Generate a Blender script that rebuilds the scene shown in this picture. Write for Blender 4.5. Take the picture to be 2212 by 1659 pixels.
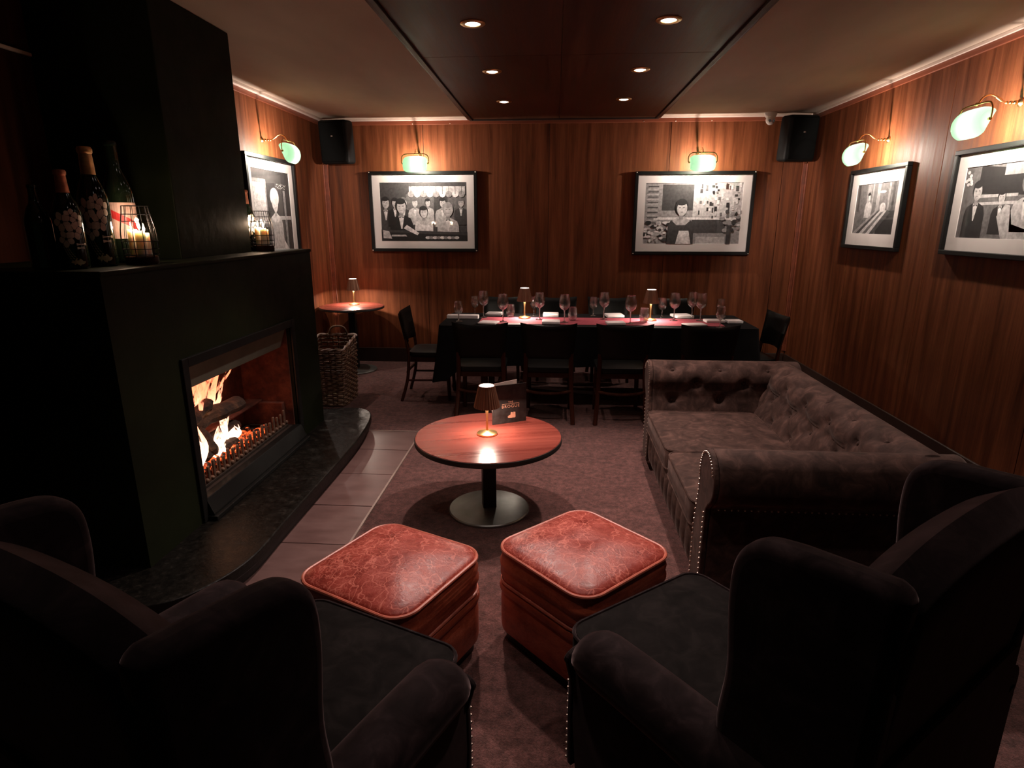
import bpy, math, random
from mathutils import Matrix, Vector
random.seed(7)
PI = math.pi
scene = bpy.context.scene
col = scene.collection
for o in list(bpy.data.objects): bpy.data.objects.remove(o)

# ------------------------------------------------------------------ camera
F_PX, CXP, CYP, CAM_H = 1300.0, 1106.0, 829.5, 1.65
d = Vector(((1200 - CXP) / F_PX, -(480 - CYP) / F_PX, -1.0)).normalized()      # room depth axis, in camera axes
up = Vector((0, -d.z, d.y)).normalized()
rt = d.cross(up)
cam_d = bpy.data.cameras.new('camera'); cam = bpy.data.objects.new('camera', cam_d); col.objects.link(cam)
cam_d.sensor_fit = 'HORIZONTAL'; cam_d.sensor_width = 36.0; cam_d.lens = 36.0 * F_PX / 2212.0
cam_d.clip_start = 0.02; cam_d.clip_end = 60
cam.matrix_world = Matrix(((rt.x, rt.y, rt.z, 0), (d.x, d.y, d.z, 0), (up.x, up.y, up.z, CAM_H), (0, 0, 0, 1)))
scene.camera = cam

# ------------------------------------------------------------------ world, exposure
wd = bpy.data.worlds.new('world'); scene.world = wd; wd.use_nodes = True
bg = wd.node_tree.nodes['Background']; bg.inputs[0].default_value = (0.55, 0.75, 0.38, 1); bg.inputs[1].default_value = 0.012
vs = scene.view_settings
vs.view_transform = 'Standard'; vs.look = 'None'; vs.exposure = 0.0; vs.gamma = 1.0; vs.use_curve_mapping = False
try:
    scene.cycles.use_denoising = True
    scene.cycles.sample_clamp_indirect = 4.0
    scene.cycles.max_bounces = 7; scene.cycles.diffuse_bounces = 3; scene.cycles.glossy_bounces = 3; scene.cycles.transmission_bounces = 7
    scene.cycles.use_adaptive_sampling = True; scene.cycles.adaptive_threshold = .035
    scene.cycles.transparent_max_bounces = 12
    scene.cycles.caustics_reflective = False
    scene.cycles.caustics_refractive = False
except Exception: pass

# room sizes (metres)
YB, ZC, XL, XR = 7.10, 2.755, -2.648, 2.70
YF = -1.6
TWO = 2 * PI

# lamp powers
SPOT_W, PICT_W, TABLE_W = 180.0, 52.0, 4.8
LAMP_TINT = (1.0, 0.76, 0.68)

# ------------------------------------------------------------------ materials
MATS = {}
class NT:
    def __init__(s, name):
        s.m = bpy.data.materials.new(name); s.m.use_nodes = True
        s.t = s.m.node_tree; s.n = s.t.nodes; s.b = s.n['Principled BSDF']; s.out = s.n['Material Output']; s.tc = None
    def node(s, typ, **kw):
        nd = s.n.new(typ)
        for k, v in kw.items(): setattr(nd, k, v)
        return nd
    def link(s, a, b): s.t.links.new(a, b)
    def coord(s, scale=(1, 1, 1), loc=(0, 0, 0), rot=(0, 0, 0)):
        if s.tc is None: s.tc = s.node('ShaderNodeTexCoord')
        mp = s.node('ShaderNodeMapping'); mp.inputs['Scale'].default_value = scale
        mp.inputs['Location'].default_value = loc; mp.inputs['Rotation'].default_value = rot
        s.link(s.tc.outputs['Object'], mp.inputs[0]); return mp.outputs[0]
    def noise(s, scale, detail=4, rough=.55, stretch=(1, 1, 1), dist=0.0, loc=(0, 0, 0)):
        nz = s.node('ShaderNodeTexNoise'); nz.inputs['Scale'].default_value = scale; nz.inputs['Detail'].default_value = detail
        nz.inputs['Roughness'].default_value = rough; nz.inputs['Distortion'].default_value = dist
        s.link(s.coord(stretch, loc), nz.inputs['Vector']); return nz.outputs['Fac']
    def voro(s, scale, stretch=(1, 1, 1), feature='DISTANCE_TO_EDGE', warp=0.0):
        v = s.node('ShaderNodeTexVoronoi', feature=feature); v.inputs['Scale'].default_value = scale
        c = s.coord(stretch)
        if warp:
            nz = s.node('ShaderNodeTexNoise'); nz.inputs['Scale'].default_value = scale * .8; nz.inputs['Detail'].default_value = 3
            s.link(c, nz.inputs['Vector'])
            vm = s.node('ShaderNodeVectorMath', operation='MULTIPLY_ADD'); vm.inputs[1].default_value = (warp,) * 3
            s.link(nz.outputs['Color'], vm.inputs[0]); s.link(c, vm.inputs[2]); c = vm.outputs[0]
        s.link(c, v.inputs['Vector']); return v.outputs['Distance']
    def ramp(s, fac, stops):
        r = s.node('ShaderNodeValToRGB'); el = r.color_ramp.elements
        while len(el) < len(stops): el.new(.5)
        for e, (p, c) in zip(el, stops):
            e.position = p; e.color = tuple(c) + (1,) if len(c) == 3 else c
        s.link(fac, r.inputs[0]); return r.outputs[0]
    def mix(s, fac, a, b, mode='MIX'):
        mx = s.node('ShaderNodeMix', data_type='RGBA', blend_type=mode)
        for sock, v in ((mx.inputs[0], fac), (mx.inputs[6], a), (mx.inputs[7], b)):
            if isinstance(v, (int, float)): sock.default_value = v
            elif isinstance(v, tuple): sock.default_value = v + (1,) if len(v) == 3 else v
            else: s.link(v, sock)
        return mx.outputs[2]
    def math(s, op, a, b=0.0):
        nd = s.node('ShaderNodeMath', operation=op)
        for sock, v in zip(nd.inputs, (a, b)):
            if isinstance(v, (int, float)): sock.default_value = v
            else: s.link(v, sock)
        return nd.outputs[0]
    def bump(s, h, strength=.3, dist=.002):
        bn = s.node('ShaderNodeBump'); bn.inputs['Strength'].default_value = strength; bn.inputs['Distance'].default_value = dist
        s.link(h, bn.inputs['Height']); s.link(bn.outputs[0], s.b.inputs['Normal'])
    def set(s, **kw):
        names = dict(color='Base Color', rough='Roughness', metal='Metallic', spec='Specular IOR Level', sheen='Sheen Weight', sheen_r='Sheen Roughness',
                     coat='Coat Weight', coat_r='Coat Roughness', trans='Transmission Weight', ior='IOR', ecol='Emission Color', estr='Emission Strength', alpha='Alpha', sheen_c='Sheen Tint')
        for k, v in kw.items():
            sock = s.b.inputs[names[k]]
            if isinstance(v, tuple): sock.default_value = v + (1,) if len(v) == 3 and sock.type == 'RGBA' else v
            elif isinstance(v, (int, float)): sock.default_value = v
            else: s.link(v, sock)
        return s
def reg(key, nt): MATS[key] = nt.m; return nt.m
def plain(key, color, rough=.5, var=.25, scale=8.0, bump=0.0, bscale=60.0, stretch=(1, 1, 1), **kw):
    t = NT(key); f = t.noise(scale, 4, stretch=stretch)
    dk = tuple(c * (1 - var) for c in color); lt = tuple(min(1, c * (1 + var)) for c in color)
    t.set(color=t.ramp(f, [(.3, dk), (.7, lt)]), rough=rough, **kw)
    if bump: t.bump(t.noise(bscale, 3, stretch=stretch), bump, .003)
    return reg(key, t)
def veneer(key, c0, c1, c2, rough=.38, ax='z', loc=(0, 0, 0)):
    t = NT(key)
    st = {'z': (1, 1, .055), 'y': (1, .06, 1), 'x': (.06, 1, 1)}[ax]
    g = t.noise(16, 7, .62, st, .35, loc); big = t.noise(1.3, 3, .5, tuple(.5 + .5 * v for v in st), .4, loc)
    fine = t.noise(170, 3, .6, tuple(v * .4 if v < 1 else v for v in st), 0, loc)
    c = t.ramp(g, [(.28, c0), (.5, c1), (.74, c2)])
    c = t.mix(.55, c, t.ramp(big, [(.3, (.45, .45, .45)), (.7, (1, 1, 1))]), 'MULTIPLY')
    c = t.mix(.35, c, t.ramp(fine, [(.35, (.45, .4, .38)), (.6, (1, 1, 1))]), 'MULTIPLY')
    t.set(color=c, rough=t.ramp(g, [(.2, (rough * .8,) * 3), (.8, (rough * 1.3,) * 3)]), spec=(.45 if key == 'mahogany_top' else .16))
    t.bump(fine, .08, .001)
    return reg(key, t)
veneer('veneer_wall', (.070, .0185, .0066), (.172, .0495, .0175), (.268, .083, .032), .58)
veneer('veneer_ceiling', (.055, .020, .011), (.10, .038, .02), (.17, .066, .036), .45, 'y')
veneer('mahogany_top', (.15, .028, .020), (.235, .049, .034), (.31, .073, .050), .28, 'x')
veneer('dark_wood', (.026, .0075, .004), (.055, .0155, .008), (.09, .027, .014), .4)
plain('wall_core', (.03, .012, .007), .8)
plain('trim_wood', (.20, .052, .024), .4, .3, 10, stretch=(.1, .1, 1))
plain('trim_cream', (.62, .50, .43), .6, .08)
plain('trim_dark', (.030, .014, .009), .5)
plain('trim_metal', (.45, .36, .32), .35, .15, metal=.6)
t = NT('ceiling_plaster'); f = t.noise(1.1, 3, .5, (1.6, .5, 1)); t.set(color=t.ramp(f, [(.3, (.40, .32, .25)), (.7, (.56, .455, .36))]), rough=.75)
t.bump(t.noise(3.0, 3, .5, (.5, 2, 1)), .25, .02); reg('plaster', t)
t = NT('green_black_paint'); f = t.noise(3, 5); t.set(color=t.ramp(f, [(.3, (.0060, .0085, .0030)), (.7, (.0100, .0135, .0050))]), rough=t.ramp(t.noise(5, 4), [(.3, (.5,) * 3), (.7, (.65,) * 3)]), spec=.12)
t.bump(t.noise(14, 4), .25, .006); reg('fire_paint', t)
t = NT('hearth_stone'); f = t.noise(26, 6, .7); g = t.noise(90, 3)
c = t.ramp(f, [(.38, (.0030, .0027, .0021)), (.58, (.0068, .0060, .0045)), (.76, (.034, .029, .022))])
t.set(color=c, rough=t.ramp(f, [(.3, (.30,) * 3), (.7, (.55,) * 3)]), spec=.22); t.bump(g, .35, .004); reg('hearth_stone', t)
t = NT('floor_tile'); f = t.noise(5, 5, .6, (1, 2.5, 1)); t.set(color=t.ramp(f, [(.3, (.110, .062, .056)), (.7, (.165, .098, .089))]), rough=t.ramp(f, [(.3, (.33,) * 3), (.7, (.42,) * 3)]), spec=.5)
t.bump(t.noise(40, 3), .06, .002); reg('tile', t)
plain('grout', (.05, .04, .035), .9)
t = NT('carpet'); f = t.noise(120, 3, .75); g = t.noise(6, 6, .7); h = t.noise(420, 2); k = t.noise(26, 5, .75)
c = t.mix(.85, t.ramp(g, [(.3, (.104, .044, .038)), (.7, (.190, .086, .075))]), t.ramp(k, [(.36, (.42, .40, .38)), (.62, (1.35, 1.32, 1.32))]), 'MULTIPLY')
c = t.mix(.8, c, t.ramp(f, [(.36, (.55, .53, .52)), (.62, (1.2, 1.18, 1.18))]), 'MULTIPLY')
t.set(color=c, rough=.95, spec=.1, sheen=.15, sheen_r=.5); t.bump(t.math('ADD', f, t.math('MULTIPLY', h, .5)), 1.0, .008); reg('carpet', t)
def velvet(key, c, sheen, sc, bump=.25):
    t = NT(key); f = t.noise(13, 5, .62, dist=.8); g = t.noise(260, 2)
    t.set(color=t.ramp(f, [(.34, tuple(v * .5 for v in c)), (.52, c), (.68, tuple(v * 1.8 for v in c))]), rough=.78, spec=(.15 if c[0] > .03 else .05), sheen=sheen, sheen_r=.35, sheen_c=sc)
    t.bump(t.math('ADD', f, t.math('MULTIPLY', g, .15)), bump, .004); return reg(key, t)
velvet('velvet_taupe', (.054, .030, .024), .12, (.95, .74, .66))
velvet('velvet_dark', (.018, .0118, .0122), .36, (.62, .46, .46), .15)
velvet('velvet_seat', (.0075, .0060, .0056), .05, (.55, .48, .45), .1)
t = NT('oxblood_leather')
v1 = t.voro(9, warp=.45); v2 = t.voro(21, warp=.22); v3 = t.voro(60, warp=.04); v4 = t.voro(44, (1, 1.7, 1), warp=.10); mot = t.noise(15, 6, .7); blot = t.noise(4.5, 4)
base = t.ramp(mot, [(.30, (.145, .0155, .0105)), (.5, (.275, .037, .025)), (.72, (.39, .070, .049))])
msk = t.ramp(blot, [(.36, (0, 0, 0)), (.58, (1, 1, 1))]); msk2 = t.ramp(t.noise(7, 3, loc=(3, 1, 0)), [(.40, (0, 0, 0)), (.62, (1, 1, 1))])
c1 = t.ramp(v1, [(0, (1, 1, 1)), (.018, (.6,) * 3), (.045, (0, 0, 0))]); c2 = t.ramp(v2, [(0, (1, 1, 1)), (.03, (.6,) * 3), (.08, (0, 0, 0))]); c4 = t.ramp(v4, [(0, (1, 1, 1)), (.10, (0, 0, 0))])
c = t.mix(t.math('MULTIPLY', c1, .75), base, (.68, .205, .15)); c = t.mix(t.math('MULTIPLY', t.math('MULTIPLY', c2, msk), .6), c, (.64, .185, .137)); c = t.mix(t.math('MULTIPLY', t.math('MULTIPLY', c4, msk2), .55), c, (.58, .155, .115))
t.set(color=c, rough=t.ramp(mot, [(.3, (.30,) * 3), (.7, (.5,) * 3)]), spec=.32); t.bump(t.math('ADD', v3, t.math('MULTIPLY', mot, .6)), .22, .003); reg('leather_red', t)
t = NT('oxblood_leather_side'); mot = t.noise(9, 6, .65, (1, 1, 1.6)); v2 = t.voro(9, (1, 1, 2), warp=.25)
c = t.ramp(mot, [(.3, (.22, .038, .018)), (.5, (.42, .085, .042)), (.72, (.58, .14, .072))])  # sides lighter than the top: missing light put into the leather colour
c = t.mix(t.math('MULTIPLY', t.ramp(v2, [(0, (1, 1, 1)), (.04, (0, 0, 0))]), .35), c, (.5, .15, .09))
t.set(color=c, rough=.42, spec=.45); t.bump(mot, .5, .008); reg('leather_side', t)
plain('leather_piping', (.46, .12, .075), .4, .25, 20)
plain('black_leather', (.0028, .0034, .0028), .45, .3, 12, .25, 220, spec=.22)
plain('black_metal', (.007, .0075, .007), .45, .3, 6, .1, 80, spec=.25)
plain('base_metal', (.21, .225, .21), .36, .4, 5, .1, 60, metal=.7)
plain('black_edge', (.012, .011, .010), .5)
plain('soot', (.030, .016, .010), .85, .5, 9, .5, 30)
t = NT('firebrick'); f = t.noise(7, 6, .7); t.set(color=t.ramp(f, [(.32, (.03, .009, .005)), (.52, (.11, .030, .016)), (.7, (.22, .070, .040))]), rough=.85); t.bump(f, .5, .01); reg('firebrick', t)
plain('hood_metal', (.16, .17, .13), .5, .2, 4, .15, 30, metal=.2)
plain('cast_iron', (.035, .026, .020), .6, .4, 14, .3, 50, metal=.3)
t = NT('grate_iron'); f = t.noise(22, 5, .7); t.set(color=t.ramp(f, [(.35, (.05, .03, .02)), (.65, (.22, .13, .085))]), rough=.6, metal=.2); reg('grate_iron', t)
t = NT('bark'); f = t.noise(6, 6, .7, (1, 4, 4)); t.set(color=t.ramp(f, [(.35, (.012, .008, .007)), (.55, (.05, .028, .018)), (.75, (.16, .08, .045))]), rough=.85); t.bump(f, .8, .02); reg('bark', t)
t = NT('ember'); f = t.noise(24, 5, .7); t.set(color=(.02, .01, .008), rough=.9, ecol=t.ramp(f, [(.45, (0, 0, 0)), (.56, (.9, .10, .02)), (.72, (1, .42, .16))]), estr=2.2); reg('ember', t)
plain('brass', (.80, .52, .22), .28, .12, 20, metal=1.0)
plain('gold', (.90, .62, .26), .30, .08, 20, metal=1.0)
plain('white_plastic', (.72, .66, .60), .4, .04)
plain('dark_glass_black', (.004, .004, .005), .1, .1)
plain('speaker_case', (.004, .0048, .0045), .6, .2, 10, spec=.2)
plain('speaker_mesh', (.003, .0036, .0034), .85, .3, 300, .6, 700, spec=.15)
plain('black_cloth', (.0065, .0062, .0066), .95, .25, 7, .3, 300, spec=.1)
plain('runner_red', (.34, .05, .075), .85, .15, 60, .2, 400)
plain('napkin', (.80, .75, .74), .85, .05, 20, .2, 120)
plain('paper_cream', (.78, .62, .54), .8, .05)
plain('frame_black', (.004, .0038, .0038), .5, .2, spec=.2)
plain('mat_board', (.80, .75, .72), .85, .03)
plain('menu_cover', (.020, .017, .016), .32, .5, 30, .25, 60)
plain('copper_ink', (.80, .42, .28), .35, .1, metal=.4)
plain('wicker', (.17, .10, .06), .7, .45, 30, .4, 160)
plain('wicker_pale', (.40, .30, .26), .7, .2, 30)
plain('candle_wax', (.95, .82, .74), .5, .04)
wx = MATS['candle_wax'].node_tree.nodes['Principled BSDF']; wx.inputs['Subsurface Weight'].default_value = 1.0; wx.inputs['Subsurface Radius'].default_value = (1.0, .78, .62); wx.inputs['Subsurface Scale'].default_value = .035
plain('bottle_glass', (.006, .010, .005), .08, .2)
plain('foil_gold', (.62, .36, .16), .38, .3, 25, .3, 40, metal=.7)
plain('foil_copper', (.58, .22, .13), .40, .35, 30, .5, 40, metal=.6)
plain('print_white', (.78, .66, .56), .6, .15, 60)
plain('print_olive', (.50, .42, .26), .6, .15, 60)
plain('print_red', (.50, .03, .03), .5, .1)
plain('label_pink', (.55, .36, .30), .6, .1, 40)
plain('nickel', (.72, .60, .52), .3, .1, metal=1.0)
for i, g in enumerate((.012, .045, .13, .28, .48, .72)):
    plain('grey%d' % i, (g * 1.02, g * .98, g * .97), .7, .34, 34)
def clear_glass(key, tint, f0, f1, rough):
    t = NT(key); tr = t.node('ShaderNodeBsdfTransparent'); tr.inputs[0].default_value = (tint,) * 3 + (1,); gl = t.node('ShaderNodeBsdfGlossy'); gl.inputs['Roughness'].default_value = rough
    lw = t.node('ShaderNodeLayerWeight'); lw.inputs[0].default_value = .5; mx = t.node('ShaderNodeMixShader')
    t.link(t.math('ADD', f0, t.math('MULTIPLY', t.math('POWER', lw.outputs['Facing'], 3.0), f1)), mx.inputs[0])
    t.link(tr.outputs[0], mx.inputs[1]); t.link(gl.outputs[0], mx.inputs[2]); t.link(mx.outputs[0], t.out.inputs[0]); return reg(key, t)
clear_glass('pane', 1.0, .03, .12, .03); t = NT('wine_glass'); gb = t.node('ShaderNodeBsdfGlass'); gb.inputs['IOR'].default_value = 1.46; gb.inputs['Roughness'].default_value = .03; tr = t.node('ShaderNodeBsdfTransparent'); mx = t.node('ShaderNodeMixShader'); mx.inputs[0].default_value = .7; go = t.node('ShaderNodeBsdfGlossy'); go.inputs['Roughness'].default_value = .12; m2 = t.node('ShaderNodeMixShader'); m2.inputs[0].default_value = .07
t.link(tr.outputs[0], mx.inputs[1]); t.link(gb.outputs[0], mx.inputs[2]); t.link(mx.outputs[0], m2.inputs[1]); t.link(go.outputs[0], m2.inputs[2]); t.link(m2.outputs[0], t.out.inputs[0]); reg('wine_glass', t)
t = NT('opal_green_glass'); tl = t.node('ShaderNodeBsdfTranslucent'); tl.inputs[0].default_value = (.42, .88, .58, 1); df = t.node('ShaderNodeBsdfDiffuse'); df.inputs[0].default_value = (.16, .40, .22, 1)
mx = t.node('ShaderNodeMixShader'); mx.inputs[0].default_value = .034; gl = t.node('ShaderNodeBsdfGlossy'); gl.inputs['Roughness'].default_value = .1; m2 = t.node('ShaderNodeMixShader'); m2.inputs[0].default_value = .06
t.link(tl.outputs[0], mx.inputs[2]); t.link(df.outputs[0], mx.inputs[1]); t.link(mx.outputs[0], m2.inputs[1]); t.link(gl.outputs[0], m2.inputs[2]); t.link(m2.outputs[0], t.out.inputs[0]); reg('opal_green', t)
t = NT('pleated_shade'); tl = t.node('ShaderNodeBsdfTranslucent'); tl.inputs[0].default_value = (.55, .24, .10, 1); mx = t.node('ShaderNodeMixShader'); mx.inputs[0].default_value = .05
t.set(color=(.20, .10, .06), rough=.4, metal=.4); t.link(t.b.outputs[0], mx.inputs[1]); t.link(tl.outputs[0], mx.inputs[2]); t.link(mx.outputs[0], t.out.inputs[0]); reg('shade_brown', t)
def emit(key, c, s):
    t = NT(key); t.set(color=(0, 0, 0), ecol=c, estr=s)
    t.m.cycles.emission_sampling = 'FRONT_BACK'; return reg(key, t)
t = NT('frosted_bulb'); em = t.node('ShaderNodeEmission'); em.inputs[0].default_value = (1, .86, .76, 1); em.inputs[1].default_value = 25.0; tr = t.node('ShaderNodeBsdfTransparent'); mx = t.node('ShaderNodeMixShader'); mx.inputs[0].default_value = .25
t.link(tr.outputs[0], mx.inputs[1]); t.link(em.outputs[0], mx.inputs[2]); t.link(mx.outputs[0], t.out.inputs[0]); t.m.cycles.emission_sampling = 'NONE'; reg('bulb', t)
emit('led', (1, .80, .66), 30.0); emit('downlight_bulb', (1, .88, .82), 14.0); emit('candle_flame', (1, .62, .34), 260.0); emit('led_glow', (1, .84, .76), 7.0)
t = NT('flame'); f = t.noise(6, 3, .55, (4.2, 3.6, .42), .6)
sp = t.node('ShaderNodeSeparateXYZ'); t.coord(); t.link(t.tc.outputs['Object'], sp.inputs[0])
em = t.node('ShaderNodeEmission'); tr = t.node('ShaderNodeBsdfTransparent'); mx = t.node('ShaderNodeMixShader')
hz = t.math('MULTIPLY', sp.outputs[2], 2.1)
t.link(t.ramp(t.math('ADD', hz, t.math('MULTIPLY', t.math('SUBTRACT', f, .5), .9)), [(.0, (1, .80, .62)), (.45, (1, .50, .30)), (.95, (.75, .16, .07))]), em.inputs[0]); em.inputs[1].default_value = 4.2
t.link(t.ramp(t.math('ADD', f, t.math('MULTIPLY', hz, -.10)), [(.36, (0, 0, 0)), (.56, (1, 1, 1))]), mx.inputs[0])
t.link(tr.outputs[0], mx.inputs[1]); t.link(em.outputs[0], mx.inputs[2]); t.link(mx.outputs[0], t.out.inputs[0]); reg('flame', t)

# ------------------------------------------------------------------ mesh tools
class MB:
    def __init__(s): s.v = []; s.f = []; s.mi = []
    def add(s, v, f, M=None, mi=0):
        o = len(s.v)
        s.v += [tuple(M @ Vector(p)) if M else tuple(p) for p in v]
        s.f += [tuple(i + o for i in q) for q in f]; s.mi += [mi] * len(f); return s
    def box(s, x0, x1, y0, y1, z0, z1, M=None, mi=0):
        v = [(x, y, z) for z in (z0, z1) for y in (y0, y1) for x in (x0, x1)]
        return s.add(v, [(0, 2, 3, 1), (4, 5, 7, 6), (0, 1, 5, 4), (1, 3, 7, 5), (3, 2, 6, 7), (2, 0, 4, 6)], M, mi)
    def rbox(s, c, size, r, n=3, M=None, bulge=0.0, mi=0, seg=5):
        """rounded box; bulge pillows the top and bottom"""
        hx, hy, hz = (q / 2 for q in size); r = min(r, hx, hy, hz)
        def axis(h):
            a = [-h + r - r * math.cos(k * PI / 2 / n) for k in range(n)]
            inner = [(-h + r) + (2 * h - 2 * r) * k / seg for k in range(seg + 1)]
            return a + inner + [-q for q in reversed(a)]
        ax = [axis(h) for h in (hx, hy, hz)]; ids = {}
        V = []; Fc = []
        def vid(i, j, k):
            key = (i, j, k)
            if key in ids: return ids[key]
            p = [ax[0][i], ax[1][j], ax[2][k]]; h3 = (hx, hy, hz)
            inn = [max(-h + r, min(h - r, q)) for q, h in zip(p, h3)]
            dv = Vector([a - b for a, b in zip(p, inn)])
            if dv.length > 1e-9: dv = dv.normalized() * r
            q = [a + b for a, b in zip(inn, dv)]
            if bulge:
                wv = (1 - (q[0] / hx) ** 2) * (1 - (q[1] / hy) ** 2)
                q[2] += bulge * max(0, wv) * (1 if q[2] > 0 else -1) * abs(q[2] / hz)
            ids[key] = len(V); V.append((q[0] + c[0], q[1] + c[1], q[2] + c[2])); return ids[key]
        N = [len(a) for a in ax]
        for a, b, cc in ((0, 1, 2), (1, 2, 0), (2, 0, 1)):
            for side in (0, N[cc] - 1):
                for i in range(N[a] - 1):
                    for j in range(N[b] - 1):
                        q = []
                        for di, dj in ((0, 0), (1, 0), (1, 1), (0, 1)):
                            ix = [0, 0, 0]; ix[a] = i + di; ix[b] = j + dj; ix[cc] = side; q.append(vid(*ix))
                        Fc.append(tuple(q) if side else tuple(reversed(q)))
        return s.add(V, Fc, M, mi)
    def lathe(s, prof, n=24, M=None, mi=0, cap=True):
        V = []; Fc = []
        for r, z in prof:
            for k in range(n): a = TWO * k / n; V.append((r * math.cos(a), r * math.sin(a), z))
        for i in range(len(prof) - 1):
            for k in range(n): k2 = (k + 1) % n; Fc.append((i * n + k, i * n + k2, (i + 1) * n + k2, (i + 1) * n + k))
        if cap:
            if prof[0][0] > 1e-6: Fc.append(tuple(reversed(range(n))))
            if prof[-1][0] > 1e-6: Fc.append(tuple((len(prof) - 1) * n + k for k in range(n)))
        return s.add(V, Fc, M, mi)
    def tube(s, pts, r, n=8, closed=False, M=None, mi=0, flat=1.0):
        P = [Vector(p) for p in pts]; L = len(P); V = []; Fc = []
        R = r if isinstance(r, (list, tuple)) else [r] * L
        nrm = None
        for i, p in enumerate(P):
            a = P[(i - 1) % L] if (closed or i > 0) else p; b = P[(i + 1) % L] if (closed or i < L - 1) else p
            tg = (b - a).normalized()
            if nrm is None:
                nrm = tg.cross(Vector((0, 0, 1)))
                if nrm.length < .05: nrm = tg.cross(Vector((1, 0, 0)))
            nrm = (nrm - tg * nrm.dot(tg)).normalized(); bn = tg.cross(nrm)
            for k in range(n):
                an = TWO * k / n; V.append(p + nrm * (math.cos(an) * R[i]) + bn * (math.sin(an) * R[i] * flat))
        for i in range(L if closed else L - 1):
            j = (i + 1) % L
            for k in range(n): k2 = (k + 1) % n; Fc.append((i * n + k, i * n + k2, j * n + k2, j * n + k))
        if not closed: Fc += [tuple(reversed(range(n))), tuple((L - 1) * n + k for k in range(n))]
        return s.add(V, Fc, M, mi)
    def prism(s, poly, z0, z1, M=None, mi=0):
        n = len(poly); V = [(x, y, z0) for x, y in poly] + [(x, y, z1) for x, y in poly]
        Fc = [tuple(reversed(range(n))), tuple(range(n, 2 * n))] + [(i, (i + 1) % n, n + (i + 1) % n, n + i) for i in range(n)]
        return s.add(V, Fc, M, mi)
    def grid(s, fn, nu, nv, cu=False, cv=False, M=None, mi=0):
        V = []; Fc = []
        for i in range(nu):
            for j in range(nv): V.append(fn(i / (nu if cu else nu - 1), j / (nv if cv else nv - 1)))
        for i in range(nu if cu else nu - 1):
            for j in range(nv if cv else nv - 1):
                a, b = (i + 1) % nu, (j + 1) % nv; Fc.append((i * nv + j, a * nv + j, a * nv + b, i * nv + b))
        return s.add(V, Fc, M, mi)
    def ball(s, c, r, n=10, m=6, M=None, mi=0):
        rr = r if isinstance(r, (tuple, list)) else (r, r, r)
        Mx = Matrix.Translation(c) @ Matrix.Diagonal((rr[0], rr[1], rr[2], 1))
        if M: Mx = M @ Mx
        return s.lathe([(max(1e-5, math.sin(PI * k / m)), -math.cos(PI * k / m)) for k in range(m + 1)], n, Mx, mi, False)
    def mesh(s, name, mats, smooth=True):
        me = bpy.data.meshes.new(name); me.from_pydata([tuple(p) for p in s.v], [], s.f)
        for m in (mats if isinstance(mats, (list, tuple)) else [mats]): me.materials.append(MATS[m])
        me.polygons.foreach_set('material_index', s.mi)
        me.polygons.foreach_set('use_smooth', [bool(smooth)] * len(s.f)); me.update()
        if smooth and smooth != 'all':
            try: me.set_sharp_from_angle(angle=math.radians(40))
            except Exception: pass
        return me
def obj(name, mb, mats, parent=None, smooth=True, bevel=0.0, bseg=2, loc=None, rotz=None, label=None, cat=None, group=None, kind=None, sub=0, solid=0.0):
    me = mb if isinstance(mb, bpy.types.Mesh) else mb.mesh(name, mats, smooth)
    o = bpy.data.objects.new(name, me); col.objects.link(o)
    if parent: o.parent = parent
    if loc: o.location = loc
    if rotz is not None: o.rotation_euler = (0, 0, rotz)
    if solid:
        md = o.modifiers.new('solid', 'SOLIDIFY'); md.thickness = solid; md.offset = 0
    if bevel:
        md = o.modifiers.new('bevel', 'BEVEL'); md.width = bevel; md.segments = bseg; md.limit_method = 'ANGLE'; md.angle_limit = .6; md.harden_normals = False
    if sub:
        md = o.modifiers.new('sub', 'SUBSURF'); md.levels = sub; md.render_levels = sub
    tag(o, label, cat, group, kind); return o
def tag(o, label=None, cat=None, group=None, kind=None):
    for k, v in (('label', label), ('category', cat), ('group', group), ('kind', kind)):
        if v: o[k] = v
    return o
def thing(name, label, cat, loc=(0, 0, 0), rotz=0.0, group=None):
    o = bpy.data.objects.new(name, None); col.objects.link(o); o.empty_display_size = .1
    o.location = loc; o.rotation_euler = (0, 0, rotz); return tag(o, label, cat, group)
def dup(root, loc, rotz=None, label=None, group=None):
    def cp(o, par):
        c = o.copy(); col.objects.link(c); c.parent = par
        for ch in list(o.children): cp(ch, c)
        return c
    r = cp(root, None); r.location = loc
    if rotz is not None: r.rotation_euler = (0, 0, rotz)
    if label: r['label'] = label
    if group: r['group'] = group
    return r
def light(name, typ, loc, power, color, parent=None, radius=.03, **kw):
    l = bpy.data.lights.new(name, typ); l.energy = power; l.color = color
    if typ in ('POINT', 'SPOT'): l.shadow_soft_size = radius
    for k, v in kw.items(): setattr(l, k, v)
    o = bpy.data.objects.new(name, l); col.objects.link(o); o.location = loc
    if parent: o.parent = parent
    return o
def T(x, y, z): return Matrix.Translation((x, y, z))
def RX(a): return Matrix.Rotation(a, 4, 'X')
def RY(a): return Matrix.Rotation(a, 4, 'Y')
def RZ(a): return Matrix.Rotation(a, 4, 'Z')
def bez(p, n=12):
    """Catmull-Rom through the points"""
    P = [Vector(q) for q in p]; P = [P[0] * 2 - P[1]] + P + [P[-1] * 2 - P[-2]]; out = []
    for i in range(1, len(P) - 2):
        for k in range(n):
            u = k / n; a, b, c, e = P[i - 1], P[i], P[i + 1], P[i + 2]
            out.append(.5 * ((2 * b) + (c - a) * u + (2 * a - 5 * b + 4 * c - e) * u * u + (3 * b - a - 3 * c + e) * u ** 3))
    return out + [P[-2]]
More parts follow.
